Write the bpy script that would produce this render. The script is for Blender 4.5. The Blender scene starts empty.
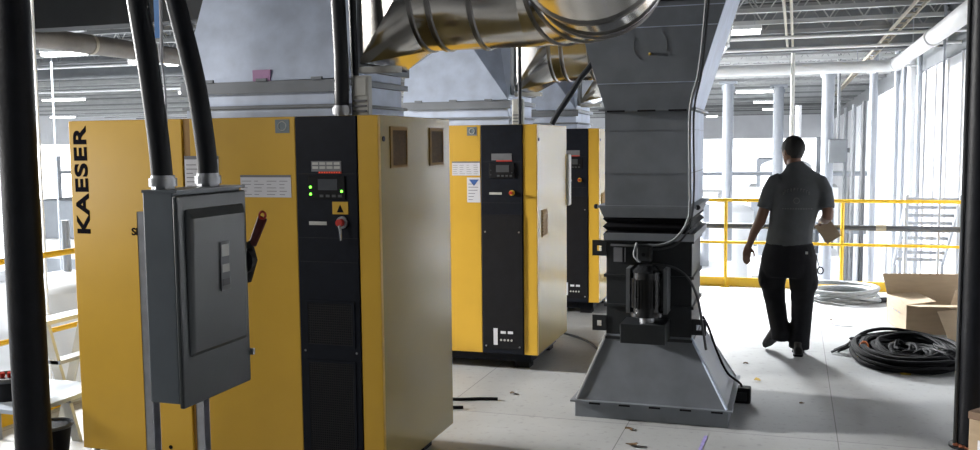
import bpy, bmesh, math, random
from mathutils import Vector, Matrix, Euler
random.seed(7)
S = bpy.context.scene
COL = S.collection
PI = math.pi
# ------------------------------------------------------------------ camera maths (measured from the photo)
F, PIT, ROL, YAW, CH = 937.6, .0867, -.0099, .3123, 1.7575
_fwd = Vector((-math.sin(YAW)*math.cos(PIT), math.cos(YAW)*math.cos(PIT), -math.sin(PIT)))
_right = Vector((math.cos(YAW), math.sin(YAW), 0)); _up = _right.cross(_fwd)
_r = _right*math.cos(ROL) + _up*math.sin(ROL); _u = _up*math.cos(ROL) - _right*math.sin(ROL)
CAM = Vector((0, 0, CH))
def ray(x, y): return _fwd + _r*((x-490)/F) - _u*((y-225)/F)
def onz(x, y, z=0.): d = ray(x, y); return CAM + d*((z-CH)/d.z)
def ony(x, y, Y): d = ray(x, y); return CAM + d*(Y/d.y)
def onx(x, y, X): d = ray(x, y); return CAM + d*(X/d.x)
# ------------------------------------------------------------------ materials
MATS = {}
def mat(name, col, rough=.5, metal=0., noise=0., nscale=8., bump=0., bscale=60., coat=0., emit=0., stretch=None, spec=None, col2=None, rnoise=0.):
    m = bpy.data.materials.new(name); m.use_nodes = True
    nt = m.node_tree; N = nt.nodes; L = nt.links
    b = N['Principled BSDF']
    b.inputs['Base Color'].default_value = (*col, 1); b.inputs['Roughness'].default_value = rough
    b.inputs['Metallic'].default_value = metal
    if coat: b.inputs['Coat Weight'].default_value = coat; b.inputs['Coat Roughness'].default_value = .12
    if spec is not None: b.inputs['Specular IOR Level'].default_value = spec
    tc = N.new('ShaderNodeTexCoord'); mp = N.new('ShaderNodeMapping'); L.new(tc.outputs['Object'], mp.inputs[0])
    if stretch: mp.inputs['Scale'].default_value = stretch
    if noise or col2 or rnoise:
        t = N.new('ShaderNodeTexNoise'); t.inputs['Scale'].default_value = nscale; t.inputs['Detail'].default_value = 5
        L.new(mp.outputs[0], t.inputs['Vector'])
    if noise or col2:
        r = N.new('ShaderNodeValToRGB'); r.color_ramp.elements[0].position = .3; r.color_ramp.elements[1].position = .7
        k = 1-noise
        r.color_ramp.elements[0].color = (*(col2 or [c*k for c in col]), 1)
        r.color_ramp.elements[1].color = (*[min(1, c*(1+noise*.5)) for c in col], 1)
        L.new(t.outputs['Fac'], r.inputs[0]); L.new(r.outputs[0], b.inputs['Base Color'])
    if rnoise:
        q = N.new('ShaderNodeMapRange'); q.inputs[3].default_value = max(.02, rough-rnoise); q.inputs[4].default_value = rough+rnoise
        L.new(t.outputs['Fac'], q.inputs[0]); L.new(q.outputs[0], b.inputs['Roughness'])
    if bump:
        t2 = N.new('ShaderNodeTexNoise'); t2.inputs['Scale'].default_value = bscale; t2.inputs['Detail'].default_value = 3
        L.new(mp.outputs[0], t2.inputs['Vector'])
        bp = N.new('ShaderNodeBump'); bp.inputs['Strength'].default_value = bump; bp.inputs['Distance'].default_value = .01
        L.new(t2.outputs['Fac'], bp.inputs['Height']); L.new(bp.outputs[0], b.inputs['Normal'])
    if emit:
        b.inputs['Emission Color'].default_value = (*col, 1); b.inputs['Emission Strength'].default_value = emit
    MATS[name] = m
    return m
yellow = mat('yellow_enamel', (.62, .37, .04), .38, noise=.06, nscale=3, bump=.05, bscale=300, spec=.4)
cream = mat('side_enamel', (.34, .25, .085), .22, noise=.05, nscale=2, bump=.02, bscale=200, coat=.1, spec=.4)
black = mat('black_enamel', (.007, .009, .015), .45, noise=.2, nscale=20, bump=.05, bscale=300, spec=.16)
blackd = mat('black_rubber', (.006, .006, .008), .6, noise=.3, nscale=15, bump=.1, bscale=80, spec=.18)
pipeblack = mat('black_pipe_paint', (.008, .009, .012), .45, noise=.3, nscale=12, bump=.2, bscale=50, spec=.2)
conduit_m = mat('liquidtight_jacket', (.012, .014, .018), .45, noise=.15, nscale=20, bump=.05, bscale=120, spec=.25)
vent = mat('vent_dark', (.006, .006, .008), .6, noise=.3, nscale=90)
ventb = mat('brass_vent', (.09, .05, .012), .6, noise=.3, nscale=60, spec=.15)
galv = mat('galvanised_sheet', (.54, .61, .75), .45, metal=.3, noise=.14, nscale=9, bump=.06, bscale=25, rnoise=.08)
galvd = mat('dull_galvanised', (.20, .218, .245), .5, metal=.35, noise=.14, nscale=7, bump=.06, bscale=22, rnoise=.08)
shiny = mat('bright_spiral_duct', (.62, .60, .57), .17, metal=1., noise=.12, nscale=4, bump=.10, bscale=6, rnoise=.06)
ringm = mat('duct_seam_band', (.22, .215, .21), .3, metal=1., noise=.1, nscale=10)
fan_m = mat('fan_black_steel', (.012, .015, .018), .5, noise=.3, nscale=12, bump=.1, bscale=90)
motor_m = mat('motor_black', (.02, .021, .023), .25, noise=.2, nscale=12, metal=.3)
chrome = mat('zinc_fitting', (.40, .41, .43), .35, metal=.9, noise=.1, nscale=30)
boxgrey = mat('switchbox_grey', (.115, .135, .155), .36, noise=.08, nscale=9, bump=.04, bscale=200)
boxdark = mat('switchbox_cover_grey', (.040, .047, .051), .34, noise=.08, nscale=9, bump=.04, bscale=200)
strut_m = mat('strut_zinc', (.52, .53, .57), .4, metal=.7, noise=.15, nscale=25)
raily = mat('safety_yellow', (.70, .43, .012), .4, noise=.08, nscale=6, bump=.05)
white = mat('white_paint', (.76, .77, .78), .5, noise=.06, nscale=3)
offw = mat('off_white_plastic', (.50, .50, .47), .4, noise=.1, nscale=12)
pgrey = mat('pale_grey_paint', (.26, .28, .31), .5, noise=.1, nscale=4)
mgrey = mat('mid_grey_paint', (.13, .14, .15), .5, noise=.12, nscale=5)
dgrey = mat('dark_grey_paint', (.05, .053, .058), .55, noise=.2, nscale=5)
tan = mat('tan_conduit', (.28, .25, .19), .5, noise=.1, nscale=8)
brownp = mat('lagged_pipe_brown', (.12, .105, .09), .6, noise=.3, nscale=4, bump=.2, bscale=30)
card = mat('cardboard', (.33, .245, .155), .8, noise=.1, nscale=6, bump=.15, bscale=90, stretch=(1, 1, 6))
paper = mat('paper_white', (.62, .62, .66), .6, noise=.03, nscale=10)
ink = mat('printing_ink', (.006, .006, .01), .8, noise=.1, nscale=30, spec=.08)
inkgrey = mat('grey_printing', (.16, .165, .18), .6, noise=.1, nscale=30)
inkl = mat('pale_shirt_print', (.17, .175, .18), .9, noise=.2, nscale=40)
pink = mat('pink_note', (.68, .40, .66), .7, noise=.05, nscale=10)
redp = mat('red_plastic', (.45, .03, .02), .35, noise=.1, nscale=20)
orangep = mat('orange_plastic', (.75, .20, .05), .5, noise=.1, nscale=20)
bluep = mat('blue_plastic', (.03, .22, .62), .4, noise=.1, nscale=20)
blued = mat('blue_print', (.03, .10, .32), .5, noise=.1, nscale=20)
purple = mat('violet_chalk', (.30, .26, .55), .8, noise=.2, nscale=20)
ledg = mat('green_led', (.15, 1., .05), .3, emit=5.)
ledr = mat('red_led', (1., .12, .04), .3, emit=.35)
screen = mat('lcd_grey', (.07, .075, .085), .2, noise=.05, nscale=30)
tube = mat('fluorescent_tube', (1., .99, .97), .3, emit=9.)
winm = mat('daylit_window_panel', (.96, .98, 1.), .3, emit=3.2)
joistw = mat('joist_paint_pale', (.42, .43, .43), .6, noise=.15, nscale=3)
joistg = mat('joist_paint_grey', (.22, .225, .23), .6, noise=.15, nscale=3)
skin = mat('skin', (.16, .075, .045), .5, noise=.1, nscale=20)
hairm = mat('short_dark_hair', (.008, .007, .007), .7, noise=.3, nscale=90, bump=.5, bscale=150)
shirtm = mat('grey_tshirt', (.085, .09, .095), .9, noise=.12, nscale=14, bump=.35, bscale=9, spec=.2)
pantm = mat('black_work_pants', (.010, .010, .012), .85, noise=.2, nscale=14, bump=.4, bscale=9, spec=.2)
shoem = mat('dark_shoe_leather', (.016, .015, .015), .6, noise=.2, nscale=20)
leafm = mat('dry_brown_scrap', (.10, .055, .02), .8, noise=.4, nscale=30)
leafy = mat('yellow_scrap', (.5, .34, .05), .8, noise=.3, nscale=30)
deckm = mat('roof_deck_grey', (.075, .08, .085), .7, noise=.15, nscale=2)
hosem = mat('grey_hose', (.22, .23, .235), .5, noise=.15, nscale=20, bump=.1)
traym = mat('pale_blue_grey_tray', (.40, .46, .55), .4, noise=.08, nscale=10)

def floor_mat():
    m = bpy.data.materials.new('deck_board_floor'); m.use_nodes = True
    N = m.node_tree.nodes; L = m.node_tree.links; b = N['Principled BSDF']
    tc = N.new('ShaderNodeTexCoord'); mp = N.new('ShaderNodeMapping'); L.new(tc.outputs['Object'], mp.inputs[0])
    mp.inputs['Location'].default_value = (-.28, -5.72+2.44*4, 0)
    br = N.new('ShaderNodeTexBrick'); br.offset = 0; br.inputs['Scale'].default_value = 1
    br.inputs['Brick Width'].default_value = 1.235; br.inputs['Row Height'].default_value = 2.44
    br.inputs['Mortar Size'].default_value = .0035; br.inputs['Mortar Smooth'].default_value = .3
    br.inputs['Color1'].default_value = (.36, .368, .372, 1); br.inputs['Color2'].default_value = (.33, .338, .342, 1)
    br.inputs['Mortar'].default_value = (.14, .14, .14, 1)
    L.new(mp.outputs[0], br.inputs['Vector'])
    n = N.new('ShaderNodeTexNoise'); n.inputs['Scale'].default_value = 1.6; n.inputs['Detail'].default_value = 8; L.new(tc.outputs['Object'], n.inputs['Vector'])
    r = N.new('ShaderNodeValToRGB'); r.color_ramp.elements[0].position = .3; r.color_ramp.elements[0].color = (.74, .74, .73, 1); r.color_ramp.elements[1].position = .65
    L.new(n.outputs['Fac'], r.inputs[0])
    mx = N.new('ShaderNodeMixRGB'); mx.blend_type = 'MULTIPLY'; mx.inputs[0].default_value = .8
    L.new(br.outputs['Color'], mx.inputs[1]); L.new(r.outputs[0], mx.inputs[2])
    n3 = N.new('ShaderNodeTexNoise'); n3.inputs['Scale'].default_value = 22; n3.inputs['Detail'].default_value = 6; L.new(tc.outputs['Object'], n3.inputs['Vector'])
    r3 = N.new('ShaderNodeValToRGB'); r3.color_ramp.elements[0].position = .28; r3.color_ramp.elements[0].color = (.6, .6, .58, 1); r3.color_ramp.elements[1].position = .42
    L.new(n3.outputs['Fac'], r3.inputs[0])
    mx2 = N.new('ShaderNodeMixRGB'); mx2.blend_type = 'MULTIPLY'; mx2.inputs[0].default_value = .6
    L.new(mx.outputs[0], mx2.inputs[1]); L.new(r3.outputs[0], mx2.inputs[2]); L.new(mx2.outputs[0], b.inputs['Base Color'])
    q = N.new('ShaderNodeMapRange'); q.inputs[3].default_value = .42; q.inputs[4].default_value = .62; L.new(n.outputs['Fac'], q.inputs[0]); L.new(q.outputs[0], b.inputs['Roughness'])
    bp = N.new('ShaderNodeBump'); bp.inputs['Strength'].default_value = .08; bp.inputs['Distance'].default_value = .01; L.new(n3.outputs['Fac'], bp.inputs['Height']); L.new(bp.outputs[0], b.inputs['Normal'])
    return m
floorm = floor_mat()
# ------------------------------------------------------------------ mesh builder
WL = {}
class MB:
    def __init__(s): s.v = []; s.f = []; s.sm = []
    def add(s, vs, fs, smooth=False):
        n = len(s.v); s.v += [Vector(v) for v in vs]; s.f += [[i+n for i in f] for f in fs]; s.sm += [smooth]*len(fs); return s
    def box(s, x0, x1, y0, y1, z0, z1):
        return s.hexa([(x0,y0,z0),(x1,y0,z0),(x1,y1,z0),(x0,y1,z0)], [(x0,y0,z1),(x1,y0,z1),(x1,y1,z1),(x0,y1,z1)])
    def hexa(s, b, t): return s.add(list(b)+list(t), [(3,2,1,0),(4,5,6,7),(0,1,5,4),(1,2,6,5),(2,3,7,6),(3,0,4,7)])
    def cyl(s, a, b, r, r2=None, n=20, caps=True):
        a = Vector(a); b = Vector(b); r2 = r if r2 is None else r2
        d = (b-a).normalized(); x = d.orthogonal().normalized(); y = d.cross(x)
        vs = []
        for p, q in ((a, r), (b, r2)):
            vs += [p+(x*math.cos(2*PI*i/n)+y*math.sin(2*PI*i/n))*q for i in range(n)]
        s.add(vs, [(i, (i+1)%n, n+(i+1)%n, n+i) for i in range(n)], True)
        if caps: s.add(vs[:n], [tuple(range(n))[::-1]]); s.add(vs[n:], [tuple(range(n))])
        return s
    def tube(s, pts, r, n=12, closed=False, flat=None):
        pts = [Vector(p) for p in pts]; m = len(pts); vs = []; x = None
        rr = r if isinstance(r, (list, tuple)) else [r]*m
        for i, p in enumerate(pts):
            if closed: d = (pts[(i+1)%m]-pts[i-1]).normalized()
            else: d = (pts[min(i+1, m-1)]-pts[max(i-1, 0)]).normalized()
            x = d.orthogonal().normalized() if x is None else (x-d*x.dot(d)).normalized()
            y = d.cross(x)
            vs += [p+(x*math.cos(2*PI*k/n)+y*math.sin(2*PI*k/n))*rr[i] for k in range(n)]
        fs = []
        for i in range(m if closed else m-1):
            j = (i+1)%m
            fs += [(i*n+k, i*n+(k+1)%n, j*n+(k+1)%n, j*n+k) for k in range(n)]
        s.add(vs, fs, True)
        if not closed: s.add(vs[:n], [tuple(range(n))[::-1]]); s.add(vs[-n:], [tuple(range(n))])
        return s
    def prism(s, poly, vec):
        vec = Vector(vec); n = len(poly); a = [Vector(p) for p in poly]
        s.add(a+[p+vec for p in a], [tuple(range(n))[::-1], tuple(range(n, 2*n))]+[(i, (i+1)%n, n+(i+1)%n, n+i) for i in range(n)])
        return s
    def sphere(s, c, r, nu=16, nv=10, sc=(1,1,1)):
        c = Vector(c); vs = []; fs = []
        for j in range(nv+1):
            t = PI*j/nv
            for i in range(nu):
                a = 2*PI*i/nu; vs.append(c+Vector((r*sc[0]*math.sin(t)*math.cos(a), r*sc[1]*math.sin(t)*math.sin(a), r*sc[2]*math.cos(t))))
        for j in range(nv):
            fs += [(j*nu+i, (j+1)*nu+i, (j+1)*nu+(i+1)%nu, j*nu+(i+1)%nu) for i in range(nu)]
        return s.add(vs, fs, True)
    def build(s, name, m, parent=None, label=None, cat=None, group=None, kind=None, bev=0., origin=None, bseg=2):
        if parent is not None: o0 = WL[parent.name]
        elif origin is not None: o0 = Vector(origin)
        else:
            lo = [min(v[i] for v in s.v) for i in range(3)]; hi = [max(v[i] for v in s.v) for i in range(3)]
            o0 = Vector(((lo[0]+hi[0])/2, (lo[1]+hi[1])/2, lo[2]))
        me = bpy.data.meshes.new(name); me.from_pydata([v-o0 for v in s.v], [], s.f); me.update()
        bm = bmesh.new(); bm.from_mesh(me); bmesh.ops.remove_doubles(bm, verts=bm.verts, dist=1e-5)
        bmesh.ops.recalc_face_normals(bm, faces=bm.faces); bm.to_mesh(me); bm.free()
        if len(me.polygons) == len(s.sm): me.polygons.foreach_set('use_smooth', s.sm)
        else: me.polygons.foreach_set('use_smooth', [any(s.sm)]*len(me.polygons))
        me.materials.append(m)
        o = bpy.data.objects.new(name, me); COL.objects.link(o)
        if any(s.sm): 
            em = o.modifiers.new('es', 'EDGE_SPLIT'); em.split_angle = math.radians(40)
        if parent is not None: o.parent = parent
        else: o.location = o0
        WL[o.name] = o0
        if bev:
            b = o.modifiers.new('bev', 'BEVEL'); b.width = bev; b.segments = bseg; b.limit_method = 'ANGLE'
        return tag(o, label, cat, group, kind)
def tag(o, label=None, cat=None, group=None, kind=None):
    if label: o['label'] = label
    if cat: o['category'] = cat
    if group: o['group'] = group
    if kind: o['kind'] = kind
    return o
def thing(name, loc, label, cat, group=None):
    o = bpy.data.objects.new(name, None); COL.objects.link(o); o.location = loc; o.empty_display_size = .1
    WL[o.name] = Vector(loc); return tag(o, label, cat, group)
def text_mesh(txt, size, m, name, parent, mtx, bold=0., sx=1., depth=.0015, space=1.0):
    cu = bpy.data.curves.new(name, 'FONT'); cu.body = txt; cu.size = size; cu.extrude = depth; cu.offset = bold
    cu.align_x = 'CENTER'; cu.align_y = 'CENTER'; cu.space_character = space
    to = bpy.data.objects.new('tmp_text', cu); COL.objects.link(to)
    bpy.context.view_layer.update()
    me = bpy.data.meshes.new_from_object(to.evaluated_get(bpy.context.evaluated_depsgraph_get()))
    bpy.data.objects.remove(to)
    me.transform(Matrix.Translation(-WL[parent.name]) @ mtx @ Matrix.Diagonal((sx, 1, 1, 1)))
    me.materials.clear(); me.materials.append(m)
    o = bpy.data.objects.new(name, me); COL.objects.link(o); o.parent = parent; WL[o.name] = WL[parent.name]
    return o
FRONT = Matrix.Rotation(PI/2, 4, 'X')      # text standing up, readable from -Y
def B(*a): return MB().box(*a)
def smooth_path(pts, k=8):
    pts = [Vector(p) for p in pts]; out = []
    P = [pts[0]*2-pts[1]]+pts+[pts[-1]*2-pts[-2]]
    for i in range(1, len(P)-2):
        a, b, c, d = P[i-1:i+3]
        for j in range(k):
            t = j/k
            out.append(.5*((2*b)+(c-a)*t+(2*a-5*b+4*c-d)*t*t+(3*b-a-3*c+d)*t**3))
    out.append(pts[-1]); return out
# ================================================================== THE SETTING
MX0, MX1, MY0, MY1 = -4.78, 2.1, -2.2, 11.75
B(MX0, MX1, MY0, MY1, -.18, 0).build('floor', floorm, kind='structure', origin=(0,0,0))
hallf = mat('hall_floor_concrete', (.70, .71, .72), .5, noise=.08, nscale=.6)
B(-33, 2.1, MY0, 62, -4.3, -4.1).build('floor_hall', hallf, kind='structure')
# trapezoid roof deck running across
cm = MB(); y = MY0; prof = []
while y < 62:
    prof += [(y, 3.62), (y+.07, 3.62), (y+.11, 3.70), (y+.20, 3.70), (y+.24, 3.62)]; y += .30
prof.append((62, 3.62))
n = len(prof)
vs = [(-33, a, b) for a, b in prof]+[(2.3, a, b) for a, b in prof]+[(-33, a, b+.03) for a, b in prof]+[(2.3, a, b+.03) for a, b in prof]
cm.add(vs, [(i, i+1, n+i+1, n+i) for i in range(n-1)]+[(2*n+i, 3*n+i, 3*n+i+1, 2*n+i+1) for i in range(n-1)])
cm.build('ceiling', deckm, kind='structure')
wallw = mat('white_wall_panel', (.78, .79, .82), .55, noise=.05, nscale=1.5)
wb = B(2.1, 2.25, MY0, 62, -4.1, 3.0)
yy = 4.
while yy < 60: wb.box(2.07, 2.1, yy, yy+.05, -4.1, 3.0); yy += 1.2
wb.build('wall_right', wallw, kind='structure')
B(2.06, 2.3, MY0, 62, 2.9, 3.62).build('trim_1', mgrey, kind='structure')
backm = mat('dark_back_wall', (.12, .125, .13), .8, noise=.1, nscale=1)
B(-33, 2.25, MY0-.15, MY0, -4.1, 3.62).build('wall_back', backm, kind='structure')
B(-33, 2.25, 62, 62.15, 1.9, 3.62).build('wall_far', wallw, kind='structure')
B(-33.15, -33, MY0, 62, 1.9, 3.62).build('wall_left', wallw, kind='structure')
for i in range(6):
    x0 = -33+i*5.85
    B(x0+.1, x0+5.75, 62, 62.08, -3.6, 1.9).build('window_%d' % (i+1), winm, kind='structure')
    B(x0-.1, x0+.1, 61.95, 62.15, -4.1, 1.9).build('trim_%d' % (i+2), pgrey, kind='structure')
B(-33, 2.25, 62, 62.15, -4.1, -3.6).build('wall_far_base', wallw, kind='structure')
for i in range(11):
    y0 = MY0+i*5.83
    B(-33.08, -33, y0+.1, y0+5.73, -3.6, 1.9).build('window_%d' % (i+7), winm, kind='structure')
    B(-33.15, -32.95, y0-.1, y0+.1, -4.1, 1.9).build('trim_%d' % (i+8), pgrey, kind='structure')
B(-33.15, -33, MY0, 62, -4.1, -3.6).build('wall_left_base', wallw, kind='structure')
# roof joists : bottom chord, top chord, zigzag web
k = 0; y = 10.2
while y < 58:
    j = MB(); j.box(-32.9, 2.05, y-.04, y+.04, 3.22, 3.27); j.box(-32.9, 2.05, y-.04, y+.04, 3.56, 3.62)
    if y < 30:
        x = -14.
        while x < 2:
            j.cyl((x, y, 3.26), (x+.2, y, 3.57), .009, n=5, caps=False); j.cyl((x+.2, y, 3.57), (x+.4, y, 3.26), .009, n=5, caps=False); x += .4
    j.build('roof_joist', joistw if k % 3 else joistg, kind='structure'); k += 1
    y += 1.15 if y < 34 else 2.4
B(-30, -.9, 8.15, 8.45, 3.02, 3.62).build('roof_girder', mat('girder_dark_paint', (.035, .037, .04), .7, noise=.2, nscale=3, spec=.15), kind='structure')
B(-30, 2.0, 14.6, 14.75, 3.05, 3.62).build('roof_girder', mgrey, kind='structure')
# ================================================================== RAILINGS
def railing(label, p0, p1, posts, tall=True):
    p0 = Vector(p0); p1 = Vector(p1); d = (p1-p0).normalized(); nrm = Vector((-d.y, d.x, 0))
    t = thing('guard_railing', (p0+p1)/2, label, 'railing')
    MB().cyl(p0+Vector((0,0,1.05)), p1+Vector((0,0,1.05)), .021, n=14).build('top_rail', raily, t)
    MB().cyl(p0+Vector((0,0,.54)), p1+Vector((0,0,.54)), .018, n=14).build('mid_rail', raily, t)
    for q in posts:
        c = p0+d*q
        m = MB().cyl(c+Vector((0,0,.012)), c+Vector((0,0,1.05)), .021, n=14)
        m.box(c.x-.05, c.x+.05, c.y-.05, c.y+.05, 0, .012); m.build('post', raily, t)
    a = nrm*.024; b = nrm*.034
    MB().hexa([p0+a, p1+a, p1+b, p0+b], [v+Vector((0,0,.11)) for v in (p0+a, p1+a, p1+b, p0+b)]).build('toe_board', raily, t)
    return t
railing('yellow pipe guard railing across the open far edge, behind the walking man', (-4.66, 11.62, 0), (2.0, 11.62, 0), [.02, 1.26, 2.59, 3.905, 5.225, 6.5])
railing('yellow pipe guard railing seen at left between the black pipe and nearest yellow cabinet', (-4.7, -1.8, 0), (-4.7, 11.5, 0), [.05+1.46*i for i in range(10)])
# dark pipe clipped outside the rail
m = MB().cyl((-4.6, 11.675, .735), (2.06, 11.675, .735), .033, n=16); cable_pipe = m.build('cable_pipe', dgrey, None, 'long dark grey horizontal pipe running just beyond the far yellow railing', 'pipe')
cpl = MB().cyl((.93, 11.675, .735), (1.04, 11.675, .735), .04, n=16).build('coupling', tan, cable_pipe, 'small tan coupling')
# ================================================================== COMPRESSOR CABINETS
AX, AY = -1.887, 4.115
def compressor(n, ox, oy, label):
    t = thing('air_compressor', (ox-.905, oy+.5, 0), label, 'air compressor', 'yellow cabinet air compressors in a row')
    def R(px, py=150):                       # photo point on cabinet A's front, moved to this cabinet
        p = ony(px, py, AY); return p.x-AX, p.z
    W, D, z0, z1 = 1.81, .985, (.13 if n else .108), 1.9
    X = lambda px: ox+R(px)[0]
    Z = lambda py, px=325: R(px, py)[1]
    s1 = X(182); s2 = X(190); s3 = X(296); s4 = X(357)
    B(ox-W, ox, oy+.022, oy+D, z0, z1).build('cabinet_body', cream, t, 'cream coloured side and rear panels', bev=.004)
    lt = B(ox-W, s1, oy, oy+.022, z0, z1-.002).build('left_front_door', yellow, t, bev=.004)
    B(s1+.002, s2-.002, oy+.012, oy+.022, z0, z1-.004).build('door_gap_strip', mat('ochre_gap_%d' % n, (.26, .13, .01), .5, noise=.1), t)
    rt = B(s2, s3-.003, oy, oy+.022, z0, z1-.002).build('right_front_door', yellow, t, bev=.004)
    cs = B(s4+.003, ox+.001, oy, oy+.03, z0, z1-.002).build('corner_post', yellow, t, bev=.004)
    cp = B(s3, s4, oy-.006, oy+.022, z0, z1-.002).build('control_panel', black, t, 'black control fascia with display and louvred lower part', bev=.004)
    cx = (s3+s4)/2; hw = (s4-s3)/2
    # base frame and feet
    B(ox-W+.08, ox-.08, oy+.1, oy+D-.08, .05, z0).build('base_frame', black, t)
    for fx in (ox-W+.1, ox-.22):
        for fy in (oy+.12, oy+D-.22): B(fx, fx+.12, fy, fy+.12, 0, .05).build('foot', blackd, t)
    # control panel details
    f = oy-.006
    def on(x0, x1, zb, zt, th=.003, y=f): return B(cx+x0*hw, cx+x1*hw, y-th, y, zb, zt)
    for zz in (Z(174), Z(262), Z(238)): on(-.96, .96, zz, zz+.002, .0012).build('panel_joint', vent, cp)
    fr = on(-.58, .62, Z(199), Z(176), .008).build('display_unit', blackd, cp, bev=.002)
    B(cx-.25*hw, cx+.38*hw, f-.010, f-.008, Z(190), Z(179)).build('screen', screen, fr)
    for (a, zz) in ((-.5, Z(187)), (-.5, Z(194)), (.52, Z(191))):
        MB().cyl((cx+a*hw, f-.008, zz), (cx+a*hw, f-.012, zz), .0062 if n == 0 else .004, n=10).build('indicator_lamp', ledg if n == 0 else screen, fr)
    for q in range(4):
        B(cx+(-.2+.2*q)*hw, cx+(-.08+.2*q)*hw, f-.010, f-.008, Z(197), Z(194.5)).build('key_button', dgrey, fr)
    wm = on(-.48, .5, Z(171.5), Z(161), .002).build('status_label', inkgrey, cp, 'rows of small grey print')
    for r_ in range(2):
        for q in range(4): B(cx+(-.44+.235*q)*hw, cx+(-.25+.235*q)*hw, f-.004, f-.002, Z(164.8+4*r_), Z(162.2+4*r_)).build('print_cell', offw if n < 1 else inkgrey, wm)
    ls = on(-.25, .5, Z(173.4), Z(171.4), .003).build('red_dotted_strip', redp, cp, 'line of small red dots')
    if n == 0:
        for q in range(9): MB().cyl((cx+(-.2+.08*q)*hw, f-.003, Z(172.4)), (cx+(-.2+.08*q)*hw, f-.005, Z(172.4)), .003, n=6).build('red_dot', ledr, ls)
        wp = on(.18, .7, Z(214), Z(201.5), .003).build('warning_plate', mat('warning_yellow', (.55, .33, .02), .5, noise=.1), cp, 'small amber warning plate', bev=.002)
        c0 = cx+.44*hw
        MB().prism([(c0-.018, f-.0045, Z(212)), (c0+.018, f-.0045, Z(212)), (c0, f-.0045, Z(204.5))], (0, .0015, 0)).build('warning_triangle', ink, wp)
    on(-.6, -.02 if n == 0 else .0, Z(225), Z(221.5), .002).build('name_plate', offw, cp, 'pale name plate')
    bz = Z(222); bx = cx+.5*hw
    eb = MB().cyl((bx, f, bz), (bx, f-.012, bz), .03 if n == 0 else .021, n=20).build('emergency_stop', chrome if n == 0 else mat('amber_ring_%d' % n, (.6, .38, .03), .5), cp, 'round stop button on a ring')
    MB().cyl((bx-.004, f-.012, bz), (bx-.004, f-.034, bz), .02 if n == 0 else .014, .018 if n == 0 else .012, n=20).build('button', redp, eb)
    if n == 0:
        MB().tube([(bx, f-.036, bz-.012), (bx+.008, f-.038, bz-.04), (bx+.006, f-.034, bz-.085)], [.007, .006, .004], n=8).build('hanging_key', chrome, eb)
    # lower louvred vents
    if n == 0:
        for (za, zb) in ((Z(344), Z(303)), (.16, Z(362))):
            v = MB(); x0 = cx-.72*hw; x1 = cx+.76*hw
            v.box(x0-.012, x0, f-.006, f, za-.012, zb+.012); v.box(x1, x1+.012, f-.006, f, za-.012, zb+.012)
            v.box(x0, x1, f-.006, f, za-.012, za); v.box(x0, x1, f-.006, f, zb, zb+.012)
            vf = v.build('vent_frame', black, cp)
            g = MB(); zz = za
            while zz < zb: g.box(x0, x1, f-.0035, f-.001, zz, zz+.004); zz += .012
            xx = x0
            while xx < x1: g.box(xx, xx+.003, f-.0045, f-.001, za, zb); xx += .012
            g.build('vent_mesh', vent, vf)
        for px, py in ((301, 351), (353, 351)): MB().cyl((X(px), f, Z(py)), (X(px), f-.004, Z(py)), .006, n=8).build('screw', inkgrey, cp)
    else:
        on(-.97, .97, .17, Z(256), .004).build('lower_cover', blackd, cp)
        for a in (-.82, .82):
            for zz in (1.08, .19): MB().cyl((cx+a*hw, f-.004, zz), (cx+a*hw, f-.008, zz), .007, n=8).build('screw', chrome, cp)
        p = on(-.45, -.25, .2, .33, .006).build('rating_label', paper, cp)
        for q in range(2):
            on(-.1+.35*q, .15+.35*q, .29, .31, .006).build('rating_label', paper, cp)
        for q in range(4): MB().cyl((cx+(-.08+.17*q)*hw, f-.004, .24), (cx+(-.08+.17*q)*hw, f-.008, .24), .009, n=8).build('gauge_port', offw, cp)
    # grey square badge on the right door
    q = MB().box(X(276), X(290), oy-.002, oy, Z(133, 283), Z(119.5, 283)).build('qualified_badge', mat('badge_grey_%d' % n, (.15, .19, .21), .5, noise=.1), rt, 'small square grey badge')
    MB().tube([(X(283)+.022*math.cos(a), oy-.003, Z(126, 283)+.022*math.sin(a)) for a in [i*PI/8 for i in range(16)]], .0025, n=6, closed=True).build('badge_ring', offw, q)
    # side panel vents, lock
    sx = ox
    for y0, y1 in ((.165, .34), (.69, .86)) if n == 0 else ():
        zb, zt = 1.655, 1.828
        yb0 = oy+y0; yb1 = oy+y1
        v = MB()
        v.box(sx, sx+.006, yb0-.028, yb0, zb-.015, zt+.018); v.box(sx, sx+.006, yb1, yb1+.012, zb-.015, zt+.018); v.box(sx, sx+.006, yb0, yb1, zt, zt+.018); v.box(sx, sx+.006, yb0, yb1, zb-.015, zb)
        vf = v.build('side_vent', mat('vent_frame_ochre', (.26, .15, .035), .55, noise=.1, spec=.15) if 'vent_frame_ochre' not in MATS else MATS['vent_frame_ochre'], t, 'rectangular brown side grille')
        g = MB().box(sx, sx+.002, yb0, yb1, zb, zt); zz = zb+.005
        while zz < zt: g.box(sx+.002, sx+.005, yb0, yb1, zz, zz+.006); zz += .015
        g.build('grille', ventb, vf)
    MB().cyl((sx, oy+.06, 1.785), (sx+.006, oy+.06, 1.785), .013, n=12).build('side_lock', blackd, t)
    if n:
        g = MB().box(sx, sx+.006, oy+.14, oy+.30, 1.03, 1.24)
        for i in range(8): g.box(sx+.006, sx+.01, oy+.15, oy+.29, 1.045+.024*i, 1.055+.024*i)
        g.build('side_vent', MATS['vent_frame_ochre'], t, 'small ochre side grille')
        B(sx-.06, sx+.02, oy+D, oy+D+.10, 1.22, 1.66).build('rear_cover', offw, t, 'pale box on the rear edge', bev=.01)
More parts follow.
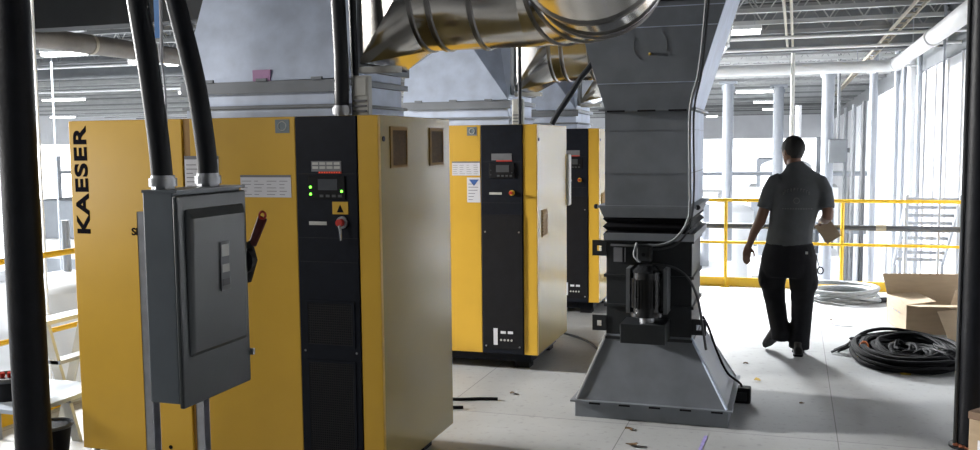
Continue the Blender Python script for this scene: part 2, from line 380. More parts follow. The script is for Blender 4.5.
    # brand lettering running up the left edge, second smaller marking
    if n == 0:
        pass
    tm = Matrix.Translation((ox+R(81)[0], oy-.0015, Z(181.5, 81))) @ Matrix.Rotation(-PI/2, 4, 'Y') @ FRONT
    text_mesh('KAESER', .112, ink, 'brand_lettering', lt, tm, bold=.0034, sx=1.42, space=1.09)
    tm = Matrix.Translation((X(131.6), oy-.0015, Z(232, 135))) @ FRONT
    text_mesh('SI', .054, ink, 'model_lettering', lt, tm, bold=.0015, sx=1.1)
    return t, lt, rt
def sheet(px0, px1, py0, py1, Y, parent, name, rows, cols, lab, head=inkgrey, mm=None, n0=None):
    a = ony(px0, py0, Y); b = ony(px1, py1, Y)
    p = B(a.x, b.x, Y-.002, Y, b.z, a.z).build(name, mm or paper, parent, lab)
    hh = (a.z-b.z); ww = (b.x-a.x)
    if head: B(a.x, b.x, Y-.0035, Y-.002, a.z-hh*.1, a.z).build('header_bar', head, p)
    lines = MB()
    rnd = random.Random(int(px0*7))
    for r_ in range(rows):
        zz = a.z-hh*(.2+.75*(r_+.5)/rows)
        for c in range(cols):
            x0 = a.x+ww*(c+.1)/cols; x1 = a.x+ww*(c+.4+.5*rnd.random())/cols
            lines.box(x0, x1, Y-.003, Y-.002, zz-hh*.012, zz+hh*.012)
    lines.build('print_lines', inkgrey, p)
    return p
cA, ltA, rtA = compressor(0, AX, AY, 'nearest yellow compressor cabinet with wide front behind the grey switch box')
sheet(184.5, 219.5, 156, 190, AY, rtA, 'notice_sheet', 6, 2, 'white notice partly behind the conduit')
sheet(240.5, 291.5, 175, 197.5, AY, rtA, 'specification_sheet', 5, 4, 'wide white specification sheet with columns')
BX, BY = -1.837, 6.85
cB, ltB, rtB = compressor(1, BX, BY, 'middle yellow compressor cabinet with white notices on its door')
sheet(452, 480, 161.5, 175.5, BY, rtB, 'specification_sheet', 5, 4, 'wide white specification sheet')
p = sheet(467, 480.5, 177.5, 202.5, BY, rtB, 'safety_notice', 6, 1, 'upright white notice with blue emblem', head=None)
a = ony(469, 179.5, BY); b = ony(479, 186, BY)
MB().prism([(a.x, BY-.003, a.z), (b.x, BY-.003, a.z), ((a.x+b.x)/2, BY-.003, b.z)], (0, .001, 0)).build('blue_emblem', blued, p)
CX, CY = -1.854, 9.32
cC, ltC, rtC = compressor(2, CX, CY, 'farthest yellow compressor cabinet, half hidden behind the grey fan duct')
# small lock hole on A's left door bottom
pp = ony(171, 447, AY)
MB().cyl((pp.x, AY, pp.z), (pp.x, AY-.004, pp.z), .011, n=12).build('door_lock', ink, ltA)
# ================================================================== EXHAUST HOODS + ROUND DUCTS above each compressor
def ring(center, nrm, r, h=.012, w=.02, n=48):
    c = Vector(center); nrm = Vector(nrm).normalized()
    m = MB(); prof = [(-w, 0), (-w*.5, h), (w*.5, h), (w, 0)]
    x = nrm.orthogonal().normalized(); y = nrm.cross(x); vs = []
    for i in range(n):
        d = x*math.cos(2*PI*i/n)+y*math.sin(2*PI*i/n)
        for (a, b) in prof: vs.append(c+nrm*a+d*(r+b-.003))
    fs = []
    for i in range(n):
        j = (i+1) % n
        for q in range(4): fs.append((i*4+q, j*4+q, j*4+(q+1)%4, i*4+(q+1)%4))
    return m.add(vs, fs, True)
def hood(n, oy, labh, labd, dx=0.):
    x0, x1 = (-3.05 if n else -3.10)+dx, -2.16+dx; y0, y1 = oy+.235, oy+.93
    t = thing('exhaust_hood', ((x0+x1)/2, (y0+y1)/2, 1.9), labh, 'duct hood', 'sheet metal hoods on the compressor cabinets')
    m = MB(); zt = 2.36
    sl = .25; P = lambda x, z: (x, y0+sl*(z-2.1), z)
    a = (x0, y0, 2.09); b = (x1, y0, 2.10); c = P(x0, zt)
    a2 = (x0, y1, 2.09); b2 = (x1, y1, 2.10)
    if n == 0:
        d = P(x1, 3.25); e = (x1, y1, 3.25); f_ = (x0+.05, y1, 2.75)
        h = P(x0+.14, 3.25); f_ = (x0+.14, y1, 3.25)
        m.add([a,b,c,d,e,f_,a2,b2,h], [(0,1,3,8,2),(8,3,4,5),(1,7,4,3),(0,2,8,5,6),(6,5,4,7),(0,6,7,1)])
    else:
        d = P(x1-.37, 2.58); e = (x1-.30, y1-.1, 3.0); f_ = (x0+.1, y1-.1, 2.95); g = (x1, y1-.22, 2.95); g2 = (x1, y1, 2.95); f2 = (x0, y1, 2.6)
        m.add([a,b,c,d,e,f_,g,a2,b2,g2,f2], [(0,1,3,2),(2,3,4,5),(1,6,4,3),(1,8,9,6),(6,9,4),(0,2,10,7),(2,5,10),(5,4,9,10),(7,10,9,8),(0,7,8,1)])
    m.build('hood_shell', galv, t)
    m = MB().box(x0-.03, x1+.03, y0-.03, y1+.03, 2.062, 2.092); m.box(x0-.03, x1+.03, y0-.032, y0-.03, 2.03, 2.092); m.build('upper_flange', galvd, t, bev=.002)
    B(x0, x1, y0, y1, 1.965, 2.062).build('collar_section', galv, t)
    B(x0-.025, x1+.025, y0-.03, y1+.03, 1.95, 1.967).build('lower_flange', galvd, t, bev=.002)
    B(x0-.01, x1+.01, y0-.01, y1+.01, 1.9, 1.95).build('seat_collar', galv, t)
    for q in range(3):
        xx = x0+.15+q*(x1-x0-.3)/2
        B(xx-.03, xx+.03, y0-.045, y0-.03, 2.09, 2.105).build('flange_clip', galvd, t)
    if n == 0:
        c0 = ony(261.5, 76, y0-.002); B(c0.x-.052, c0.x+.052, y0-.004, y0+.03, c0.z-.032, c0.z+.032).build('sticky_note', pink, t, 'pink square note')
    # square-to-round transition and round duct, a separate run
    rr = .33; zc = 2.585; yc = oy+.64
    d = thing('round_exhaust_duct', (-1.2+dx, yc, zc-rr), labd, 'round duct', 'bright round ducts leaving the hoods')
    xa = x1+.012; xb = x1+.30; nn = 32
    ya, yb, za, zb = oy+.33, oy+.95, 2.17, 2.98
    vs = [(xa, yb, zb), (xa, ya, zb), (xa, ya, za), (xa, yb, za)]+[(xb, yc+rr*math.cos(2*PI*i/nn), zc+rr*math.sin(2*PI*i/nn)) for i in range(nn)]
    fs = []
    for q in range(4):
        for i in range(8): fs.append((q, 4+q*8+i, 4+(q*8+i+1) % nn))
        fs.append((q, 4+(q*8+8) % nn, (q+1) % 4))
    tm_ = MB().add(vs, fs, True); tm_.sm = [k_ % 9 != 8 for k_ in range(36)]
    tr_ = tm_.build('square_to_round', shiny, d)
    m = MB(); m.box(xa-.008, xa+.02, ya-.03, ya, za-.03, zb+.03); m.box(xa-.008, xa+.02, yb, yb+.03, za-.03, zb+.03); m.box(xa-.008, xa+.02, ya, yb, za-.03, za); m.box(xa-.008, xa+.02, ya, yb, zb, zb+.03)
    m.build('square_flange', galvd, d)
    B(xa+.02, xa+.23, ya-.02, ya+.05, za-.045, za-.015).build('hanger_angle', offw, d)
    # path: straight +X, bend, up toward the viewer
    xe = (-1.36 if n else -1.295)+dx; R = .43; up = Vector((0, -1, 0)) if n == 0 else Vector((0, 0, 1))
    path = [Vector((xb, yc, zc)), Vector((xb+.02, yc, zc))]
    nseg = 4
    MB().tube([Vector((xb-.005, yc, zc)), Vector((xe, yc, zc))], rr, n=48).build('straight_duct', shiny, d)
    C0 = Vector((xe, yc, zc))+up*R
    joints = []
    for i in range(nseg+1):
        an = (PI/2)*i/nseg
        joints.append((C0+Vector((math.sin(an)*R, 0, 0))-up*math.cos(an)*R, Vector((math.cos(an), 0, 0))+up*math.sin(an)))
    X0 = Vector((0, up.z, -up.y)); X0 = Vector((1,0,0)).cross(up).normalized()
    for i in range(nseg):
        vs = []
        for (c, tn) in joints[i:i+2]:
            ax = X0; ay = tn.cross(ax).normalized()
            vs += [c+(ax*math.cos(2*PI*q/48)+ay*math.sin(2*PI*q/48))*rr for q in range(48)]
        MB().add(vs, [(q, (q+1)%48, 48+(q+1)%48, 48+q) for q in range(48)], True).build('elbow_segment', shiny, d)
    pe, ne = joints[-1]
    if n == 0:
        J2 = []
        for an in [math.radians(q) for q in (0, 15, 32, 50, 70, 90)]:
            J2.append((pe+Vector((0, -.42*math.sin(an), .42*(1-math.cos(an)))), Vector((0, -math.cos(an), math.sin(an)))))
        for i in range(5):
            vs = []
            for (c, tn) in J2[i:i+2]:
                ax = Vector((1, 0, 0)); ay = tn.cross(ax).normalized()
                vs += [c+(ax*math.cos(2*PI*q/48)+ay*math.sin(2*PI*q/48))*rr for q in range(48)]
            MB().add(vs, [(q, (q+1)%48, 48+(q+1)%48, 48+q) for q in range(48)], True).build('elbow_segment', shiny, d)
        for (c, tn) in J2[1:]: ring(c, tn, rr, h=.012).build('seam_ring', ringm, d)
        pe, ne = J2[-1]
    MB().cyl(pe, pe+ne*((3.6-pe.z)/ne.z-.02), rr, n=48, caps=False).build('riser_duct', shiny, d)
    xx = xb+.03
    for q in (xb, xb+.10, xb+.32): ring((q, yc, zc), (1, 0, 0), rr).build('seam_ring', ringm, d)
    for (c, tn) in joints[1:]: ring(c, tn, rr, h=.01).build('seam_ring', ringm, d)
    ring(pe+ne*.05, ne, rr, h=.02, w=.012).build('seam_ring', ringm, d)
    return t
hood(0, AY, 'large blue-grey sheet metal hood with a pink note on the nearest cabinet', 'bright round metal duct and elbow at top centre above the aisle')
hood(1, BY, 'blue-grey sheet metal hood with creased facets on the middle cabinet', 'round metal duct behind the big elbow, above the middle cabinet', .03)
hood(2, CY, 'blue-grey sheet metal hood on the farthest cabinet, mostly hidden', 'farthest round metal duct, glimpsed above the farthest cabinet', .02)
# terminal boxes and black conduits standing on cabinet roofs
for i, (oy, lab, dx) in enumerate(((AY, 'pale grey terminal box on top of the nearest cabinet, under the shiny duct', 0), (BY, 'pale grey terminal box on top of the middle cabinet', .02))):
    p0 = ony(362, 95, AY+.18); x = p0.x+dx
    t = thing('terminal_box', (x, oy+.3, 1.9), lab, 'electrical box')
    B(x-.045, x+.045, oy+.16, oy+.205, 1.9, 2.10).build('housing', offw, t, bev=.006)
    B(x-.035, x+.035, oy+.153, oy+.16, 2.0, 2.09).build('cover', offw, t, bev=.003)
    for q in range(3): B(x-.035, x+.035, oy+.15, oy+.16, 1.92+.025*q, 1.93+.025*q).build('louvre', inkgrey, t)
def flex(name, label, pts, r, fit=True, extra_up=True):
    pts = [Vector(p) for p in pts]
    t = thing(name, pts[0], label, 'conduit')
    if extra_up:
        d = (pts[-1]-pts[-2]).normalized(); k = (3.6-pts[-1].z)/max(d.z, .2); pts.append(pts[-1]+d*k)
    MB().tube(smooth_path(pts), r, n=20).build('jacket', conduit_m, t)
    if fit:
        p = pts[0]
        MB().cyl(p-Vector((0,0,.0)), p+Vector((0,0,.012)), r*1.1, n=8).build('locknut', chrome, t)
        MB().cyl(p+Vector((0,0,.012)), p+Vector((0,0,.042)), r*1.3, n=24).build('compression_nut', chrome, t)
        MB().cyl(p+Vector((0,0,.042)), p+Vector((0,0,.052)), r*1.12, n=24).build('sealing_collar', chrome, t)
    return t
p = ony(342, 114, AY+.13); q1 = ony(341, 60, AY+.13); q2 = ony(338, 0, AY+.14)
flex('power_conduit', 'thick black conduit rising from the roof of the nearest cabinet above its control panel', [(p.x, p.y, 1.9), (q1.x, q1.y, q1.z), (q2.x, q2.y, q2.z)], .036)
a = ony(355, 70, 4.32); b = ony(352, 0, 4.32)
m = MB().tube([(a.x, a.y, 2.10), (b.x, b.y, b.z), (b.x-.02, b.y, 3.6)], .019, n=12); m.tube([(a.x, a.y, 1.9), (a.x, a.y, 2.10)], .019, n=12)
m.build('control_conduit', conduit_m, None, 'thin dark conduit just right of the thick one, beside the shiny duct transition', 'conduit')
a = ony(520, 122, BY+.12); b = ony(519.5, 60, BY+.12)
MB().tube([(a.x, a.y, 1.9), (a.x, a.y, 3.6)], .014, n=10).build('control_conduit', conduit_m, None, 'thin dark vertical conduit rising from the middle cabinet roof', 'conduit')
a = ony(552, 124, BY+.12); b = ony(578, 82, BY+.12); 
MB().tube(smooth_path([(a.x, a.y, 1.9), (a.x+.04, a.y, 1.97), (b.x, b.y, b.z), (b.x+.2, b.y+.01, b.z+.35), (b.x+.3, b.y+.02, 3.6)]), .022, n=12).build('control_conduit', conduit_m, None, 'dark slanted conduit rising right from the middle cabinet roof', 'conduit')
# ================================================================== FOREGROUND SWITCH BOX on struts
t = thing('disconnect_switch', (-2.03, 2.98, 0), 'grey safety switch box on two metal struts in front of the nearest cabinet', 'switch box')
bx0, bx1, by0, by1, bz0, bz1 = -2.20, -2.052, 2.79, 3.215, .825, 1.615
B(bx0, bx1-.02, by0, by1, bz0+.01, bz1-.012).build('enclosure', boxgrey, t, bev=.006)
dr = B(bx1-.02, bx1, by0-.006, by1+.006, bz0-.004, bz1-.03).build('door', boxdark, t, 'dark grey hinged cover', bev=.006)
B(bx0, bx1+.001, by0-.003, by1+.003, bz1-.020, bz1-.010).build('top_lip', boxgrey, t)
MB().hexa([(bx1,by0+.03,bz0+.17),(bx1+.012,by0+.05,bz0+.19),(bx1+.012,by1-.03,bz0+.19),(bx1,by1-.012,bz0+.17)], [(bx1,by0+.03,bz1-.075),(bx1+.022,by0+.05,bz1-.115),(bx1+.022,by1-.03,bz1-.115),(bx1,by1-.012,bz1-.075)]).build('raised_cover', boxdark, t, bev=.02, bseg=4)
lb = B(bx1+.021, bx1+.0235, by0+.215, by0+.275, bz1-.40, bz1-.215).build('rating_label', inkgrey, t, 'narrow upright pale label')
for zz, hh, mm in ((bz1-.27, .045, offw), (bz1-.33, .03, offw), (bz1-.38, .025, dgrey)): B(bx1+.0235, bx1+.0245, by0+.222, by0+.268, zz, zz+hh).build('label_panel', mm, lb)
h = MB().cyl((bx1-.03, by1+.01, 1.30), (bx1-.03, by1+.04, 1.30), .05, n=20); h.prism([(bx1-.05, by1+.04, 1.21), (bx1-.02, by1+.04, 1.21), (bx1+.012, by1+.04, 1.30), (bx1-.01, by1+.04, 1.38), (bx1-.06, by1+.04, 1.36)], (0, .02, 0))
h.build('handle_hub', blackd, t)
a = Vector((bx1-.005, by1+.05, 1.36)); b = Vector((bx1+.045, by1+.055, 1.475))
hh = MB(); dd = (b-a).normalized(); sd = Vector((dd.z, 0, -dd.x))
hh.hexa([a-sd*.017-Vector((0,.008,0)), a+sd*.017-Vector((0,.008,0)), a+sd*.017+Vector((0,.008,0)), a-sd*.017+Vector((0,.008,0))], [b-sd*.021-Vector((0,.008,0)), b+sd*.021-Vector((0,.008,0)), b+sd*.021+Vector((0,.008,0)), b-sd*.021+Vector((0,.008,0))])
hl = hh.build('switch_handle', mat('dark_red_handle', (.09, .01, .008), .4, noise=.1), t, 'dark red operating handle', bev=.006)
MB().tube([b+sd*(.014*math.cos(u_))+dd*(.008+.014*math.sin(u_))-Vector((0,.009,0)) for u_ in [i*PI/8 for i in range(16)]], .005, n=6, closed=True).build('padlock_ring', redp, hl)
def strut(x, y, z1, lab=None):
    m = MB(); w = .041
    m.box(x, x+.0035, y, y+w, 0, z1); m.box(x, x+.035, y, y+.003, 0, z1); m.box(x, x+.035, y+w-.003, y+w, 0, z1)
    m.box(x-.03, x+.07, y-.03, y+w+.03, 0, .008)
    s_ = m.build('strut_channel', strut_m, t)
    g = MB(); zz = .06
    while zz < z1-.05: g.box(x+.0036, x+.0046, y+.013, y+.028, zz, zz+.028); zz += .05
    g.build('slot', blackd, s_)
strut(bx0-.042, by0+.02, bz1-.09); strut(bx0-.042, by1-.10, bz1-.05)
for zz in (bz0+.08, bz1-.14): B(bx0-.008, bx0, by0+.01, by1-.01, zz, zz+.04).build('cross_bracket', strut_m, t)
MB().box(bx1-.012, bx1+.012, by1+.006, by1+.018, bz0+.10, bz0+.125).build('cover_latch', chrome, t)
def PT(x, y, Y): return ony(x, y, Y)
c1 = Vector((-2.13, 2.86, bz1-.01)); c2 = Vector((-2.115, 3.11, bz1-.01))
p = PT(163, 182, 2.86); 
flex('flexible_conduit', 'thick black flexible conduit curving up from the switch box, the left one of two', [(p.x, 2.86, bz1-.012), PT(158.5, 140, 2.86), PT(149, 70, 2.86), PT(137.5, 0, 2.86), PT(129, -50, 2.86)], .038)
p = PT(208, 180, 3.10)
flex('flexible_conduit', 'thick black flexible conduit curving up from the switch box, the right one of two', [(p.x, 3.10, bz1-.012), PT(206, 150, 3.10), PT(195, 80, 3.10), PT(175.5, 0, 3.10), PT(164, -50, 3.10)], .038)
a = PT(158, 0, 3.0); b = PT(158, 38, 3.0); c = PT(161, 56, 3.0)
t = thing('hanging_strap', (a.x, 3.0, b.z), 'blue and white strap hanging between the two flexible conduits', 'strap')
MB().hexa([(b.x-.012, 2.998, b.z), (b.x+.010, 2.998, b.z), (b.x+.010, 3.004, b.z), (b.x-.012, 3.004, b.z)], [(a.x-.016, 2.998, 3.62), (a.x+.016, 2.998, 3.62), (a.x+.016, 3.004, 3.62), (a.x-.016, 3.004, 3.62)]).build('blue_webbing', bluep, t)
MB().tube(smooth_path([(a.x+.018, 3.0, 3.6), (b.x+.016, 3.0, b.z+.03), (b.x+.004, 3.0, b.z-.02), c, (c.x, 3.0, c.z-.02)]), .006, n=8).build('white_cord', paper, t)
MB().tube(smooth_path([(c.x, 3.0, c.z), (c.x+.004, 3.01, c.z-.12), (c.x-.002, 3.02, c.z-.25)]), .004, n=8).build('twisted_wire', strut_m, t)
# ================================================================== BLACK VERTICAL PIPES left and right
def bigpipe(x, y, r, lab, extra):
    t = thing('vertical_pipe', (x, y, 0), lab, 'pipe')
    MB().cyl((x, y, .012), (x, y, 3.62), r, n=32).build('pipe_shaft', pipeblack, t)
    m = MB().cyl((x, y, 0), (x, y, .012), r*1.5, n=32); m.build('floor_flange', pipeblack, t)
    if extra == 'sealant':
        random.seed(4); m = MB()
        for i in range(26):
            a_ = random.uniform(-2.9, .2); rr = r+random.uniform(.0, .03)
            m.sphere((x+rr*math.cos(a_), y+rr*math.sin(a_), .018), random.uniform(.008, .017), 7, 5, (1, 1, .7))
        m.build('orange_sealant', mat('orange_brown_sealant', (.30, .10, .05), .8, noise=.5, nscale=60), t, 'crumbly orange sealant around the foot')
    return t
p = ony(30, 300, 3.3); bigpipe(p.x-.022, 3.3, .077, 'thick black vertical pipe at the left edge of the view', '')
p = onz(970, 447); rpipe = bigpipe(p.x, p.y, .075, 'thick black vertical pipe near the right edge, orange sealant at its foot', 'sealant')
MB().tube([(p.x-.083, p.y-.02, .02), (p.x-.083, p.y-.02, 3.6)], .010, n=8).build('slim_conduit', dgrey, rpipe, 'slim dark conduit strapped to the pipe')
# ================================================================== EXHAUST FAN DUCT (centre)
FY = 5.80
t = thing('exhaust_fan_duct', (-.85, 6.25, 0), 'tall grey fan duct with black fan housing and pyramid base beside the aisle', 'fan duct')
X0, X1, Y0, Y1 = -1.31, -.35, FY, 6.70
m = MB().box(X0, X1, Y0, Y1, 0, .10); m.build('base_plinth', galvd, t, bev=.004)
m = MB().box(X0-.025, X1+.025, Y0-.025, Y1+.025, .10, .112); m.build('base_flange', galvd, t)
for q in range(5): B(X0+.1+q*.19, X0+.17+q*.19, Y0-.035, Y0-.02, .096, .106).build('flange_clip', blackd, t)
hx0, hx1, hy0, hy1 = -1.125, -.585, 5.90, 6.44
MB().hexa([(X0+.01, Y0+.01, .112), (X1-.01, Y0+.01, .112), (X1-.01, Y1-.01, .112), (X0+.01, Y1-.01, .112)], [(hx0, hy0, .53), (hx1, hy0, .53), (hx1, hy1, .53), (hx0, hy1, .53)]).build('pyramid_base', galvd, t)
for (ax_, ay_, bx_, by_) in ((X0+.01, Y0+.01, hx0, hy0), (X1-.01, Y0+.01, hx1, hy0), (X1-.01, Y1-.01, hx1, hy1)):
    MB().tube([(ax_, ay_, .112), (bx_, by_, .53)], .010, n=6).build('corner_seam', galv if ay_ < 6 and ax_ > -1 else chrome, t)
hs = B(hx0, hx1, hy0, hy1, .53, 1.14).build('fan_housing', fan_m, t, 'black square fan housing', bev=.005)
for zz in (.50, .71, .90, 1.125): B(hx0-.012, hx1+.012, hy0-.012, hy1+.012, zz, zz+.018).build('housing_rib', fan_m, hs)
for zz in (.56, 1.045):
    for sx_, xx in ((-1, hx0), (1, hx1)):
        if zz > 1 and sx_ > 0: continue
        m = MB(); xo = xx+sx_*.09; xa_, xb_ = min(xx, xo), max(xx, xo)
        m.box(xa_, xb_, hy0-.004, hy0+.006, zz+.055, zz+.09); m.box(xa_, xb_, hy0-.004, hy0+.006, zz-.01, zz+.02)
        m.box(xa_, xa_+.03, hy0-.004, hy0+.006, zz+.02, zz+.055); m.box(xb_-.03, xb_, hy0-.004, hy0+.006, zz+.02, zz+.055)
        m.build('lifting_lug', fan_m, hs)
B(hx0+.05, hx0+.105, hy0-.016, hy0, 1.0, 1.09).build('rating_label', inkgrey, hs)
B(hx0+.12, hx0+.125, hy0-.016, hy0, 1.0, 1.09).build('rating_label', inkgrey, hs)
B(hx0+.03, hx0+.30, hy0-.016, hy0, 1.10, 1.112).build('printed_strip', inkgrey, hs)
m = MB()    # accordion flex connector
dx0, dx1, dy0, dy1 = -1.13, -.60, 5.88, 6.72
zs = [1.15, 1.175, 1.20, 1.225, 1.25, 1.275, 1.30]
for i in range(6):
    k0 = .012 if i % 2 else -.012; k1 = -k0
    m.hexa([(dx0-k0, dy0-k0, zs[i]), (dx1+k0, dy0-k0, zs[i]), (dx1+k0, dy1+k0, zs[i]), (dx0-k0, dy1+k0, zs[i])], [(dx0-k1, dy0-k1, zs[i+1]), (dx1+k1, dy0-k1, zs[i+1]), (dx1+k1, dy1+k1, zs[i+1]), (dx0-k1, dy1+k1, zs[i+1])])
m.build('flexible_connector', blackd, t, 'black pleated flexible collar')
MB().box(dx0-.004, dx1+.03, dy0-.02, dy1+.02, 1.14, 1.185).build('lower_band', galvd, t)
MB().hexa([(dx0-.004, dy0-.02, 1.285), (dx1+.01, dy0-.02, 1.285), (dx1+.01, dy1+.02, 1.285), (dx0-.004, dy1+.02, 1.285)], [(dx0-.03, dy0-.03, 1.345), (dx1+.03, dy0-.03, 1.345), (dx1+.03, dy1+.03, 1.345), (dx0-.03, dy1+.03, 1.345)]).build('upper_band', galvd, t)
ds = B(dx0, dx1, dy0, dy1, 1.34, 1.955).build('square_duct', galvd, t)
for zz in (1.56, 1.83): MB().box(dx0-.004, dx1+.004, dy0-.004, dy1+.004, zz, zz+.006).build('duct_seam', galvd, ds)
B(dx0-.045, dx1+.045, dy0-.03, dy1+.03, 1.345, 1.36).build('duct_flange', galvd, t)
for xx in (dx0-.055, dx1+.05): MB().sphere((xx, dy0-.01, 1.352), .016, 10, 6).build('flange_bolt', blackd, t)
B(dx0-.035, dx1+.035, dy0-.03, dy1+.03, 1.95, 1.965).build('duct_flange', galvd, t)
for q in range(3): B(dx0+.02+q*.19, dx0+.13+q*.19, dy0-.04, dy0-.025, 1.945, 1.955).build('flange_clip', blackd, t)
lx, rx, zt = -1.50, -.225, 3.15
tp = MB().hexa([(dx0, dy0, 1.965), (dx1, dy0, 1.965), (dx1, dy1, 1.965), (dx0, dy1, 1.965)], [(lx, dy0, zt), (rx, dy0, zt), (rx, dy1, zt), (lx, dy1, zt)]).build('tapered_duct', galvd, t)
def tx(z): k_ = (z-1.965)/(zt-1.965); return dx0+(lx-dx0)*k_, dx1+(rx-dx1)*k_
for zz in (2.12, 2.46, 2.58):
    a_, b_ = tx(zz); B(a_, b_, dy0-.004, dy0, zz, zz+.005).build('duct_seam', galv, tp)
a_, b_ = tx(2.62); B(a_+.3, b_-.1, dy0-.012, dy0, 2.615, 2.628).build('cross_brace', blackd, tp)
B(lx-.02, rx+.02, dy0-.02, dy1+.02, zt, 3.62).build('roof_duct', galvd, t)
MB().hexa([(dx1, dy0, 1.965), (dx1+.004, dy0, 1.965), (dx1+.004, dy1, 1.965), (dx1, dy1, 1.965)], [(rx, dy0, zt), (rx+.004, dy0, zt), (rx+.004, dy1, zt), (rx, dy1, zt)]).build('lit_side_sheet', galv, t)  # paler overlay: daylight on the taper's right face put into the colour
B(dx1, dx1+.004, dy0, dy1, 1.37, 1.945).build('lit_side_sheet', galv, t)  # same daylight tone painted onto the neck's right face
# bright edge angle
m = MB(); m.add([(dx1, dy0-.002, 1.965), (dx1+.012, dy0-.002, 1.965), (rx+.012, dy0-.002, zt), (rx, dy0-.002, zt), (dx1+.006, dy1, 1.965), (rx+.006, dy1, zt)], [(0,1,2,3), (1,4,5,2)])
c = ony(650, 45, dy0-.004)
m = MB().tube([(c.x+.105*math.cos(a_), dy0-.0005, c.z+.105*math.sin(a_)) for a_ in [math.radians(q) for q in range(-20, 60, 8)]], .0016, n=5)
m.tube([(c.x+.105*math.cos(a_), dy0-.0005, c.z+.105*math.sin(a_)) for a_ in [math.radians(q) for q in range(150, 240, 8)]], .0016, n=5)
m.build('chalk_arc', inkgrey, tp)
MB().sphere((c.x, dy0-.004, c.z-.055), .009, 8, 6).build('yellow_dot', leafy, tp)
# motor
mc = ony(646, 300, 5.72); mx_, my_ = mc.x, 5.76
bk = MB().box(mx_-.15, mx_+.125, my_-.10, hy0, .525, .645).build('motor_bracket', fan_m, t, bev=.004)
mo = MB().cyl((mx_, my_, .70), (mx_, my_, .96), .085, n=32).build('motor', motor_m, t, 'vertical black electric motor')
for i in range(28):
    if i > 24: continue
    a_ = 2*PI*i/28; m = MB(); d_ = Vector((math.cos(a_), math.sin(a_), 0)); s_ = Vector((-d_.y, d_.x, 0))*.0025; c_ = Vector((mx_, my_, .74))
    q0 = c_+d_*.083; q1 = c_+d_*.099; up_ = Vector((0, 0, .18))
    m.hexa([q0-s_, q1-s_, q1+s_, q0+s_], [q0-s_+up_, q1-s_+up_, q1+s_+up_, q0+s_+up_]); m.build('cooling_fin', motor_m, mo)
MB().cyl((mx_, my_, .96), (mx_, my_, 1.0), .094, .055, n=32).build('fan_cowl', motor_m, mo)
MB().cyl((mx_, my_, .685), (mx_, my_, .71), .10, n=32).build('motor_flange', motor_m, mo)
MB().cyl((mx_, my_, .645), (mx_, my_, .69), .045, n=20).build('motor_shaft', chrome, mo)
for sx_ in (-1, 1): B(mx_+sx_*.115-.012, mx_+sx_*.115+.012, my_-.02, hy0, .70, .98).build('side_plate', mgrey, bk)
jx = ony(643, 247, 5.78).x
B(jx-.045, jx+.045, hy0-.10, hy0, 1.01, 1.12).build('junction_box', fan_m, t, bev=.01)
MB().cyl((jx, hy0-.10, 1.06), (jx, hy0-.105, 1.06), .012, n=10).build('box_knockout', blackd, t)
def cpath(pts, Y): return [ony(x, y, Y) for x, y in pts]
MB().tube(smooth_path([ony(707, -60, 5.83)]+cpath([(706, 0), (699, 70), (690, 112), (690, 200), (687, 222), (675, 239), (660, 245), (648, 245)], 5.83)), .0085, n=10).build('motor_cable', mgrey, t, 'grey metallic cable down the duct corner')
MB().tube(smooth_path(cpath([(709, 0), (702, 70), (694, 112), (694, 190), (690, 225), (678, 243), (662, 249), (650, 249)], 5.84)), .006, n=8).build('motor_cable', dgrey, t)
MB().tube(smooth_path([ony(640, 262, 5.76), ony(634, 255, 5.78), ony(637, 243, 5.8)]), .008, n=8).build('motor_lead', mgrey, t)
MB().tube(smooth_path(cpath([(652, 264), (672, 267), (688, 278), (698, 300), (703, 330), (706, 350)], 5.86)+cpath([(716, 372), (728, 386), (742, 390)], 6.2)[0:0]), .008, n=8).build('side_cable', dgrey, t)
# small black box on floor with cable
t = thing('floor_box', (-.28, 6.36, 0), 'small black box on the floor right of the fan duct base', 'box')
B(-.36, -.24, 6.38, 6.48, 0, .105).build('case', blackd, t, bev=.012)
MB().box(-.335, -.265, 6.374, 6.38, .02, .08).build('cover', fan_m, t, bev=.004)
MB().tube(smooth_path([(-.30, 6.43, .10), (-.315, 6.43, .13), (-.40, 6.43, .20), (-.47, 6.40, .36), (-.52, 6.40, .50), (-.56, 6.40, .58)]), .008, n=8).build('cable', blackd, t)
# ================================================================== WALKING MAN
def loft(m, secs, n=16):
    """secs: (x,y,z,rx,ry) rings square to the limb direction"""
    pts = [Vector(s_[:3]) for s_ in secs]; k = len(pts); vs = []
    for i, s_ in enumerate(secs):
        d = (pts[min(i+1, k-1)]-pts[max(i-1, 0)]).normalized()
        ax = Vector((1, 0, 0)); ax = (ax-d*ax.dot(d)).normalized(); ay = d.cross(ax)
        vs += [pts[i]+ax*(s_[3]*math.cos(2*PI*q/n))+ay*(s_[4]*math.sin(2*PI*q/n)) for q in range(n)]
    fs = []
    for i in range(k-1): fs += [(i*n+q, i*n+(q+1)%n, (i+1)*n+(q+1)%n, (i+1)*n+q) for q in range(n)]
    m.add(vs, fs+[tuple(range(n))[::-1], tuple(range((k-1)*n, k*n))], True)
def organic(m, name, mt, parent, vox, sm, label=None, cat=None):
    o = m.build(name, mt, parent, label, cat)
    for md in list(o.modifiers): o.modifiers.remove(md)
    r = o.modifiers.new('r', 'REMESH'); r.mode = 'VOXEL'; r.voxel_size = vox; r.use_smooth_shade = True
    s_ = o.modifiers.new('s', 'SMOOTH'); s_.iterations = sm; s_.factor = .5
    return o
MXP, MYP = .055, 8.05
man = thing('person', (MXP, MYP, 0), 'man walking away in grey t-shirt and black work trousers holding a piece of card', 'person')
def Q(secs): return [(MXP+a, MYP+b, *c) for a, b, *c in secs]
bd = MB()
